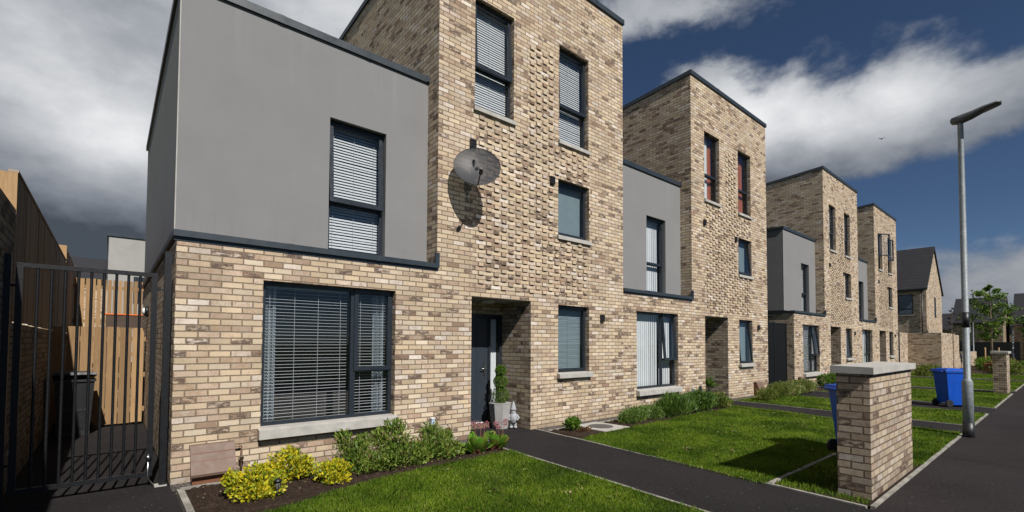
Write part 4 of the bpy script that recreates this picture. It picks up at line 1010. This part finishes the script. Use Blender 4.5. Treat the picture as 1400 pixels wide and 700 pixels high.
bush('wild_plants', (16.9, -.75, .0), [(0, 0, .22, .6, .3, .24), (.6, .05, .2, .5, .3, .2), (-.5, 0, .2, .5, .3, .22)], 4000, .085, M['wild'], 'green overgrown plants at the foot of the third house gate', 'plants', None, 39, .22, 1.1, .25, 20)
for i, (x, lb) in enumerate(((19.75, 'left of two round clipped box balls in the third house bed'), (20.75, 'right of two round clipped box balls, seen just over the blue bin'))):
    bush('box_ball', (x, -.55, .0), [(0, 0, .28, .22, .22, .22)], 1500, .05, M['box'], lb, 'bush', 'clipped box balls', 50+i, .6, .2, .75, 6)
bush('low_bush', (32.8, -1.6, .0), [(0, 0, .25, 1.0, .5, .3), (.9, 0, .2, .7, .5, .25)], 2600, .12, M['wild'], 'low yellow green bush in the last front lawn before the dark brick wall', 'bush', None, 61, .4, .8, .5, 0)
# pavement-side planting bed in the distance
r2 = random.Random(4)
for i in range(9):
    x = 38.3+i*1.6+r2.uniform(-.3, .3); y = -4.4+r2.uniform(0, 1.2)+i*.12; mt = ['wild', 'deep', 'redleaf', 'box'][i % 4]
    lab = {'wild': 'yellow green shrub in the distant planting bed', 'deep': 'dark green shrub in the distant planting bed', 'redleaf': 'reddish brown shrub in the distant planting bed', 'box': 'fresh green shrub in the distant planting bed'}[mt]
    bush('bed_shrub', (x, y, 0), [(0, 0, .35, .7, .6, .4), (.5, .2, .25, .5, .5, .3)], 900, .16, M[mt], lab+', number %d from the front' % (i+1) if False else ['%s, nearest the far brick pillar', '%s, second back from the pillar', '%s, just behind the green one', '%s, in line with the leafy tree', '%s, beside the tree trunk', '%s, beyond the leafy tree', '%s, toward the black bins', '%s, almost at the back', '%s, last one at the far end'][i] % lab, 'shrub', 'shrubs in the distant planting bed', 70+i, .45, .7, .4, 0)
r = np.random.default_rng(77); n = 420
lx_ = r.uniform(.15, 3.9, n); ly_ = r.uniform(-1.15, -.34, n); P_ = np.stack([lx_, ly_, np.full(n, .042)], 1); D_ = r.normal(size=(n, 3)); D_[:, 2] *= .15
lt = leaves('leaf_litter', P_, D_, .022, M['litter'], None, 5, .6, .6); tag(lt, 'dry leaf litter and bark chips scattered over the soil of the near flower bed', 'leaf litter', kind='stuff')
r = np.random.default_rng(88); n = 260
for nm, x0_, x1_, y0_, y1_, lb_ in (('lawn_weeds', .3, 3.7, -4.6, -1.4, 'scattered broad-leaved weeds and clover in the nearest lawn'), ('lawn_weeds', 5.5, 11.2, -4.1, -1.2, 'scattered broad-leaved weeds and clover in the lawn of the second house')):
    cx_ = r.uniform(x0_, x1_, 30); cy_ = r.uniform(y0_, y1_, 30); P_ = []; D_ = []
    for q in range(30):
        k_ = r.integers(6, 16); P_.append(np.stack([cx_[q]+r.normal(0, .03, k_), cy_[q]+r.normal(0, .03, k_), r.uniform(.02, .035, k_)], 1)); D_.append(np.stack([r.normal(size=k_), r.normal(size=k_), r.uniform(.2, .8, k_)], 1))
    tag(leaves(nm, np.concatenate(P_), np.concatenate(D_), .045, M['wild'], None, 6, .5), lb_, 'weeds', kind='stuff')
# topiary in planter and gnome in the first porch
t = empty('topiary_planter', (5.13, .50, .003), R_(20), 'three-ball clipped topiary in a tapered grey planter in the first porch', 'potted plant')
b = MB(); prof = [(.13, 0), (.135, .01), (.19, .46), (.195, .48), (.17, .48)]; b.lathe([(q[0]*1.15, q[1]) for q in prof], (0, 0, 0), 8, smooth=False); b.build('planter', M['planter'], t)
b = MB(); b.lathe([(.18, .43), (.15, .475)], (0, 0, 0), 12); b.build('compost', M['soil'], t)
r = np.random.default_rng(3)
for k, (z, rad) in enumerate(((.62, .155), (.88, .125), (1.09, .095))):
    p, d = cloud_pts(r, 1700, [(0, 0, z, rad, rad, rad*.95)], .8); leaves('foliage_ball', p, d*.6+r.normal(size=p.shape)*.6, .022, M['box'], t, k, .6)
b = MB(); b.tube([(0, 0, .45), (0, 0, 1.08)], .012, 8); b.build('stem', M['bark'], t)
# gnome
t = empty('garden_gnome', (5.32, .34, .003), R_(-40), 'small grey stone garden gnome standing beside the topiary planter', 'garden gnome')
b = MB(); b.lathe([(.052, .09), (.072, .14), (.078, .20), (.066, .26), (.045, .30)], (0, 0, 0), 16)
for s in (-1, 1):
    b.lathe([(.026, .02), (.03, .10)], (s*.034, 0, 0), 10); b.ball((s*.04, -.022, .025), .036, 10, sy=1.3, sz=.7)
    b.tube([(s*.065, 0, .25), (s*.10, -.02, .20), (s*.075, -.06, .17)], [.024, .022, .018], 8); b.ball((s*.072, -.062, .168), .02, 8)
b.ball((0, -.006, .325), .046, 12); b.ball((0, -.052, .325), .012, 8)
b.build('body', M['gnome'], t)
b = MB(); b.lathe([(.064, .335), (.058, .36), (.04, .42), (.02, .48), (.006, .51)], (0, .006, 0), 14); b.build('hat', M['gnome'], t)
b = MB(); b.lathe([(.012, -.09), (.035, -.05), (.042, -.015), (.036, .0)], (0, -.035, .325), 10, sy=.6); b.build('beard', M['gnome'], t)
b = MB(); b.tube([(-.05, -.03, .352), (0, -.056, .346), (.05, -.03, .352)], .007, 6); b.tube([(-.078, -.01, .17), (0, -.078, .165), (.078, -.01, .17)], .007, 6); b.build('belt', M['gnome_dark'], t)
# dark plant in second porch
t = empty('potted_palm', (13.05, .45, .003), 0, 'small spiky palm in a black pot in the second porch', 'potted plant')
b = MB(); b.lathe([(.10, 0), (.14, .22), (.12, .22)], (0, 0, 0), 14); b.build('pot', M['blackplastic'], t)
r = np.random.default_rng(8); p = r.normal(size=(70, 3))*[.02, .02, .03]+[0, 0, .36]; d = r.normal(size=(70, 3)); d[:, 2] = np.abs(d[:, 2])*.8+.1
leaves('leaves', p, d, .36, M['deep'], t, 2, .09, .2, .05); b = MB(); b.tube([(0, 0, .2), (0, 0, .38)], .02, 8); b.build('trunk', M['bark'], t)

# ------------------------------------------------------------------ small garden things
def solar(loc, label):
    t = empty('garden_lantern', loc, 0, label, 'garden light', 'small black garden lanterns')
    b = MB(); b.tube([(0, 0, -.02), (0, 0, .10)], .009, 8); b.build('stake', M['blackplastic'], t)
    b = MB(); b.lathe([(.016, .09), (.022, .10), (.026, .17), (.018, .172)], (0, 0, 0), 12); b.build('glass', simple('smoked_plastic', (.12, .12, .11), .2), t)
    b = MB(); b.lathe([(.042, .172), (.04, .182), (.014, .205)], (0, 0, 0), 12)
    for k in range(4): b.tube([(.024*math.cos(k*1.57), .024*math.sin(k*1.57), .10), (.028*math.cos(k*1.57), .028*math.sin(k*1.57), .175)], .003, 5)
    b.build('cap', M['blackplastic'], t)
solar((.80, -1.24, .01), 'black garden lantern in front of the yellow shrubs'); solar((2.42, -.98, .01), 'black garden lantern in front of the green bushes'); solar((3.70, -.99, .01), 'black garden lantern between the two big-leaved plants')
def blue_light(loc, label):
    t = empty('pale_lantern', loc, 0, label, 'garden light', 'pale blue wall lanterns')
    b = MB(); b.box(-.03, .03, -.07, -.002, 0, .012); b.box(-.035, .035, -.075, -.002, .095, .11); b.box(-.03, .03, -.012, -.002, .012, .095); b.build('casing', M['white'], t)
    b = MB(); b.box(-.026, .026, -.066, -.013, .013, .094); b.build('lens', M['paleblue'], t)
blue_light((3.33, 0, .33), 'pale blue box lantern fixed low on the wall left of the first door')
blue_light((11.25, 0, .34), 'pale blue box lantern fixed low on the wall left of the second porch')
t = empty('manhole_cover', (6.70, -.64, 0), R_(3), 'round dark manhole cover set in a square pale concrete slab', 'manhole')
b = MB(); b.box(-.38, .38, -.40, .40, -.1, .022); b.build('slab', M['stone'], t, bevel=.006)
b = MB(); b.lathe([(.235, .0), (.235, .028)], (0, 0, 0), 40); b.build('cover', M['cover'], t)

# ------------------------------------------------------------------ far end: wall, house, trees, more houses
t = empty('garden_wall', (38, -1.45, 0), 0, 'dark shaded brick garden wall with a sunlit return, beyond the last terraced house', 'wall')
b = MB(); b.box(0, .3, 0, 2.0, -.14, 2.40); b.box(.3, 4.2, 0, .3, -.14, 2.40); b.box(4.21, 4.6, -.06, .36, -.14, 2.42); b.box(4.6, 7.0, 0, .3, -.14, 2.36); b.box(-2.3, 0, 1.6, 1.9, -.14, 2.4); b.build('brick_wall', M['brick'], t)
b = MB(); b.box(6.9, 17, -1.4+1.45, .35, -.14, 1.15); tag(b.build('low_wall', M['brick'], loc=(38, -1.45, 0)), 'low sunlit brick wall beyond the tall garden wall', 'wall')
t = empty('gabled_house', (46, .39, 0), 0, 'brick house with steep dark tiled roof and sunlit gable beyond the row', 'house')
b = MB(); gz = 6.0; rz_ = 9.35; hw = 3.27
grid_wall(b, (0, 2*hw), (-.14, gz), [], 0); b.poly([(0, 0, gz), (2*hw, 0, gz), (hw, 0, rz_)])
b.poly([(0, 12, -.14), (0, 0, -.14), (0, 0, gz), (0, 12, gz)]); b.poly([(2*hw, 0, -.14), (2*hw, 12, -.14), (2*hw, 12, gz), (2*hw, 0, gz)]); b.poly([(2*hw, 12, -.14), (0, 12, -.14), (0, 12, gz), (hw, 12, rz_), (2*hw, 12, gz)])
b.build('brick_wall', M['brick'], t)
b = MB(); e = .10; sl_ = (rz_-gz)/hw
for s in (0, 1):
    X = (lambda v: v) if s == 0 else (lambda v: 2*hw-v)
    q = [(X(-.25), -e, gz-.25*sl_+.02), (X(hw), -e, rz_+.02), (X(hw), 12+e, rz_+.02), (X(-.25), 12+e, gz-.25*sl_+.02)]
    top = [(a, c, z+.14) for a, c, z in q]
    if s == 0: q = q[::-1]; top = top[::-1]
    b.hexa(q[::-1], top[::-1])
b.build('roof', M['tiles'], t)
b = MB(); b.box(-.05, -.002, .78, 1.66, 3.98, 5.52); w = b.build('window', M['frame'], t, bevel=.01)
b = MB(); b.poly([(-.056, 1.60, 4.45), (-.056, .84, 4.45), (-.056, .84, 5.46), (-.056, 1.60, 5.46)]); b.poly([(-.056, 1.60, 4.04), (-.056, .84, 4.04), (-.056, .84, 4.36), (-.056, 1.60, 4.36)]); b.build('pane', simple('far_glass', (.10, .13, .17), .08, spec=1.0), w)
b = MB(); b.box(-.09, -.001, .72, 1.72, 3.90, 3.97); b.build('sill', M['stone'], w)
b = MB(); b.tube([(-.06, .25, .1), (-.06, .25, 6.0)], .045, 8); b.build('downpipe', M['blackplastic'], t)
b = MB(); b.box(3.2, 3.75, -.03, -.002, 3.85, 5.45); b.build('window', M['frame'], t)

def far_house(x, y, w, dpt, eave, ridge, label, axis='x', chim=False):
    """w along y, depth along x; ridge along y (axis 'y') or x"""
    t = empty('distant_house', (x, y, 0), 0, label, 'house', 'distant houses at the end of the street')
    b = MB(); b.box(0, dpt, 0, w, -.14, eave, skip='tb')
    if axis == 'x':  # gable faces -x
        b.poly([(0, w, eave), (0, 0, eave), (0, w/2, ridge)]); b.poly([(dpt, 0, eave), (dpt, w, eave), (dpt, w/2, ridge)])
        r = MB(); ov = .3; s = (ridge-eave)/(w/2)
        r.hexa([(-.2, -ov, eave-ov*s), (dpt+.2, -ov, eave-ov*s), (dpt+.2, w/2, ridge), (-.2, w/2, ridge)], [(-.2, -ov, eave-ov*s+.2), (dpt+.2, -ov, eave-ov*s+.2), (dpt+.2, w/2, ridge+.2), (-.2, w/2, ridge+.2)])
        r.hexa([(-.2, w/2, ridge), (dpt+.2, w/2, ridge), (dpt+.2, w+ov, eave-ov*s), (-.2, w+ov, eave-ov*s)], [(-.2, w/2, ridge+.2), (dpt+.2, w/2, ridge+.2), (dpt+.2, w+ov, eave-ov*s+.2), (-.2, w+ov, eave-ov*s+.2)])
    else:            # ridge along y, roof plane faces -x
        r = MB(); ov = .35; s = (ridge-eave)/(dpt/2)
        b.poly([(0, 0, eave), (dpt, 0, eave), (dpt/2, 0, ridge)]); b.poly([(dpt, w, eave), (0, w, eave), (dpt/2, w, ridge)])
        r.hexa([(-ov, -.15, eave-ov*s), (dpt/2, -.15, ridge), (dpt/2, w+.15, ridge), (-ov, w+.15, eave-ov*s)], [(-ov, -.15, eave-ov*s+.2), (dpt/2, -.15, ridge+.2), (dpt/2, w+.15, ridge+.2), (-ov, w+.15, eave-ov*s+.2)])
        r.hexa([(dpt/2, -.15, ridge), (dpt+ov, -.15, eave-ov*s), (dpt+ov, w+.15, eave-ov*s), (dpt/2, w+.15, ridge)], [(dpt/2, -.15, ridge+.2), (dpt+ov, -.15, eave-ov*s+.2), (dpt+ov, w+.15, eave-ov*s+.2), (dpt/2, w+.15, ridge+.2)])
    b.build('brick_wall', M['farbrick'], t); r.build('roof', M['tiles'], t)
    n = max(2, int(w/2.2))
    for k in range(n):
        yc = w*(k+.5)/n
        for z in ((.9, 2.1) if k % 2 else (0, 2.1), (3.4, 4.6)):
            if z[1] > eave: continue
            q = MB(); q.box(-.06, -.002, yc-.5, yc+.5, z[0], z[1]); q.build('window' if z[0] > .1 else 'door', M['frame'], t)
    return t
M['farbrick'] = brick_mat('far_brick', tone=.62)
far_house(80, -1.4, 4.4, 9, 4.5, 7.6, 'distant brick house with its sloping dark roof right of the gabled house', 'y')
far_house(84, -9.5, 7.4, 9, 4.7, 8.2, 'distant dark-roofed brick house at the right edge of the photo', 'y')
far_house(98, 4.4, 6, 8, 4.2, 6.6, 'low distant house glimpsed behind the lamp post', 'y')
far_house(100, -4.6, 8, 8, 4.6, 7.2, 'farthest distant house, filling the gap behind the leafy tree', 'x')
b = MB(); b.box(0, .12, 0, 3.2, -.14, 2.0); tag(b.build('black_fence', M['gate'], loc=(66, -3.4, 0)), 'solid black fence panels behind the leafy tree', 'fence')
b = MB(); b.box(0, .12, 0, 3.0, -.14, 1.7); tag(b.build('black_fence', M['gate'], loc=(70, 0.2, 0)), 'solid black fence panels left of the tree, behind the lamp post', 'fence')

def tree(loc, h, crown, n, leaf, mat, label, seed, trunk_r=.06, trunk_h=.35, nlimb=14, name='street_tree', stake=False):
    t = empty(name, loc, 0, label, 'tree'); r = random.Random(seed); b = MB()
    top = Vector((r.uniform(-.1, .1), r.uniform(-.1, .1), h*.97)); b.tube([(0, 0, -.1), (.02, .01, h*.35), (top.x*.5, top.y*.5, h*.7), top], [trunk_r, trunk_r*.75, trunk_r*.4, trunk_r*.12], 8); b.build('trunk', M['bark'], t)
    L = MB(); P = []; D = []; nr = np.random.default_rng(seed)
    for i in range(nlimb):
        f = trunk_h+(1-trunk_h)*(i+.3)/nlimb; z = h*f; a = i*2.4+r.uniform(-.4, .4)
        prof = math.sin(math.pi*min(1, (f-trunk_h)/(1-trunk_h)*.92+.10))**.75; ln = crown*prof*r.uniform(.65, 1.15)
        p0 = Vector((top.x*f*.6, top.y*f*.6, z*.93)); p2 = p0+Vector((math.cos(a)*ln, math.sin(a)*ln, ln*.45)); pm = (p0+p2)/2+Vector((0, 0, -.06*ln))
        L.tube([p0, pm, p2], [trunk_r*.35, trunk_r*.22, trunk_r*.08], 5, caps=False)
        for k in range(3):
            q = p0.lerp(p2, r.uniform(.3, .9)); a2 = a+r.uniform(-1.3, 1.3); q2 = q+Vector((math.cos(a2), math.sin(a2), r.uniform(-.1, .6)))*ln*.4; L.tube([q, q2], [trunk_r*.12, trunk_r*.05], 4, caps=False)
            m = n//(nlimb*4); pts = np.array(q2)[None]+nr.normal(size=(m, 3))*ln*.16*np.array([1, 1, .8]); P.append(pts); D.append(nr.normal(size=(m, 3))+[0, 0, -.1])
        m = n//(nlimb*4); tt = nr.uniform(.35, 1.05, m)[:, None]; pts = np.array(p0)[None]*(1-tt)+np.array(p2)[None]*tt+nr.normal(size=(m, 3))*ln*.13; P.append(pts); D.append(nr.normal(size=(m, 3)))
    L.build('limbs', M['bark'], t)
    if n: leaves('crown', np.concatenate(P), np.concatenate(D), leaf, mat, t, seed, .6)
    if stake:
        s = MB()
        for q in (-.35, .35): s.tube([(q*.6, q, -.1), (q*.6, q, 1.5)], .04, 8)
        s.build('stake', M['timber'], t)
    return t
tree((46, -3.0, 0), 6.3, 1.0, 3000, .155, M['tree'], 'young leafy street tree right of the lamp post', 5, .075, .32, 18, stake=True)
tree((57, -5.0, 0), 5.2, 1.1, 2600, .17, M['tree'], 'smaller young tree in the distance at the right edge', 6, .06, .35, 12, stake=True)
tree((70, 1.9, 0), 6.3, .7, 1500, .10, M['twig'], 'thin sparse bare-looking tree between the gabled house and the lamp', 7, .07, .25, 16)
t = lamp((60, -.75, 0), 4.1, 'distant short grey street lamp just right of the near lamp post'); t2 = lamp((58, -3.35, 0), 3.3, 'distant short street lamp right of the leafy tree')

# bird
t = empty('bird', (181*.30-.38, 30*.3-4.55, 20.9), R_(30), 'small dark bird flying high between the clouds', 'bird')
b = MB(); b.ball((0, 0, 0), .06, 10, sx=2.4, sy=.9, sz=.8); b.ball((.15, 0, .02), .035, 8); b.build('body', M['bird'], t)
b = MB(); b.hexa([(-.06, 0, 0), (.05, 0, 0), (.0, .28, .07), (-.07, .28, .07)][::1], [(-.06, 0, .01), (.05, 0, .01), (.0, .28, .08), (-.07, .28, .08)]); b.hexa([(-.07, -.28, .07), (.0, -.28, .07), (.05, 0, 0), (-.06, 0, 0)], [(-.07, -.28, .08), (.0, -.28, .08), (.05, 0, .01), (-.06, 0, .01)]); b.build('wings', M['bird'], t)

# ------------------------------------------------------------------ camera
f, cx, cy = 647.2221, 700.0, 448.6814
yaw, pitch, roll = R_(40.2933), R_(1.8933), R_(.2736)
fw = Vector((math.sin(yaw)*math.cos(pitch), math.cos(yaw)*math.cos(pitch), math.sin(pitch)))
rt = Vector((math.cos(yaw), -math.sin(yaw), 0)); up = rt.cross(fw)
rt2 = rt*math.cos(roll)+up*math.sin(roll); up2 = -rt*math.sin(roll)+up*math.cos(roll)
cam = bpy.data.cameras.new('Camera'); co = bpy.data.objects.new('Camera', cam); COL.objects.link(co)
mt = Matrix((rt2, up2, -fw)).transposed().to_4x4(); mt.translation = Vector((-.54493, -6.52476, 1.60055)); co.matrix_world = mt
cam.sensor_width = 36; cam.lens = f/1400*36; cam.shift_y = (cy-350)/1400; cam.shift_x = 0; cam.clip_end = 3000; cam.clip_start = .05
sc.camera = co

# ------------------------------------------------------------------ light
trav = Vector((.13, 1, -1.0)).normalized()
sun = bpy.data.lights.new('Sun', 'SUN'); sun.energy = 4.7; sun.angle = R_(.53); sun.color = (1, .955, .90)
so = bpy.data.objects.new('Sun', sun); COL.objects.link(so); so.rotation_euler = trav.to_track_quat('-Z', 'Y').to_euler()
w = bpy.data.worlds.new('World'); sc.world = w; w.use_nodes = True; nt = w.node_tree; nt.nodes.clear()
class WN(NT):
    def __init__(s, t): s.t = t
m = WN(nt); out = m.n('ShaderNodeOutputWorld'); bg = m.n('ShaderNodeBackground'); m.link(bg.outputs[0], out.inputs[0])
sky = m.n('ShaderNodeTexSky'); sky.sky_type = 'NISHITA'; sky.sun_disc = False
sky.sun_elevation = math.asin(-trav.z); sky.sun_rotation = math.atan2(-trav.x, -trav.y) % (2*math.pi)
sky.altitude = 600; sky.air_density = .8; sky.dust_density = .1; sky.ozone_density = 6.0
STR = .044
tc = m.n('ShaderNodeTexCoord').outputs['Generated']; dx, dy, dz = m.sep(tc)
az = m.math('ARCTAN2', dx, dy)          # 0 = +y, positive towards +x
el = m.math('ARCSINE', dz)
def blob(a, e, ra, re, amp=1.0):
    u = m.math('DIVIDE', m.math('SUBTRACT', az, R_(a)), R_(ra)); v = m.math('DIVIDE', m.math('SUBTRACT', el, R_(e)), R_(re))
    q = m.math('ADD', m.math('MULTIPLY', u, u), m.math('MULTIPLY', v, v)); return m.math('MULTIPLY', m.math('EXPONENT', m.math('MULTIPLY', q, -1)), amp)
def total(lst):
    s = lst[0]
    for x in lst[1:]: s = m.math('ADD', s, x)
    return s
# stretch the cloud noise horizontally towards the horizon, as a cloud layer seen in perspective
cv = m.comb(dx, dy, m.math('MULTIPLY', dz, 1.7))
n1 = m.noise(cv, 4.2, 8, .56, .15); n2 = m.noise(cv, 13, 7, .6, .2)
BL = [(-6, 20, 26, 50, .72), (18, 36, 16, 8, .35), (75, 20.5, 13, 5.2, .40), (88, 20, 7, 2.8, .26), (64, 25.5, 7, 4.5, .26), (58, 35, 11, 3.4, .36), (66, 18, 8, 5, .2),
      (84, 3, 30, 6.0, .42), (84, 12.5, 12, 2.2, -.15), (150, 30, 40, 26, .18), (-85, 32, 48, 40, .48)]  # last blob: unseen cloud to the west, added to brighten left-facing walls
cov = total([blob(*q) for q in BL])
fld = m.math('ADD', m.math('ADD', m.math('MULTIPLY', n1, .62), m.math('MULTIPLY', n2, .20)), m.math('SUBTRACT', cov, .12))
mask = m.maprange(fld, .45, .60, 0, 1, True)
# cloud brightness: bright tops, grey bellies, extra for the unseen western cloud
bright = m.math('ADD', m.math('MULTIPLY', m.maprange(n2, .3, .7), .14), m.math('MULTIPLY', m.maprange(n1, .35, .68), .26))
lum_b = total([blob(*q) for q in [(-85, 32, 48, 38, .42), (0, 18, 10, 4, .48), (-3, 8.0, 16, 3.4, -.38), (-2, 26, 20, 9, .46), (20, 34, 10, 6, .55), (76, 22, 12, 3.8, .66), (66, 25, 6, 4, .62), (70, 16, 10, 2.5, -.05), (58, 34, 9, 4, .45), (86, 9.8, 2.6, .8, .5), (84, 5, 20, 4, .26)]])
lum = m.math('ADD', m.math('ADD', bright, lum_b), -.03)
ccol = m.ramp(lum, [(0, (.06, .073, .092)), (.3, (.21, .23, .265)), (.6, (.42, .44, .47)), (1, (.78, .785, .80))])
def scale(c, k):
    nd = m.n('ShaderNodeVectorMath', operation='SCALE'); m.link(c, nd.inputs[0]); m.setin(nd, 'Scale', k); return nd.outputs[0]
skc = m.mix(.0, sky.outputs[0], (0, 0, 0))
mixn = m.mix(mask, skc, scale(ccol, .94/STR))
m.link(mixn, bg.inputs[0]); bg.inputs[1].default_value = STR

# ------------------------------------------------------------------ render settings
sc.view_settings.view_transform = 'Standard'; sc.view_settings.look = 'None'; sc.view_settings.exposure = .22; sc.view_settings.gamma = 1
sc.render.engine = 'CYCLES'; sc.cycles.use_denoising = True; sc.cycles.max_bounces = 8; sc.cycles.transparent_max_bounces = 16
sc.cycles.caustics_reflective = False; sc.cycles.caustics_refractive = False
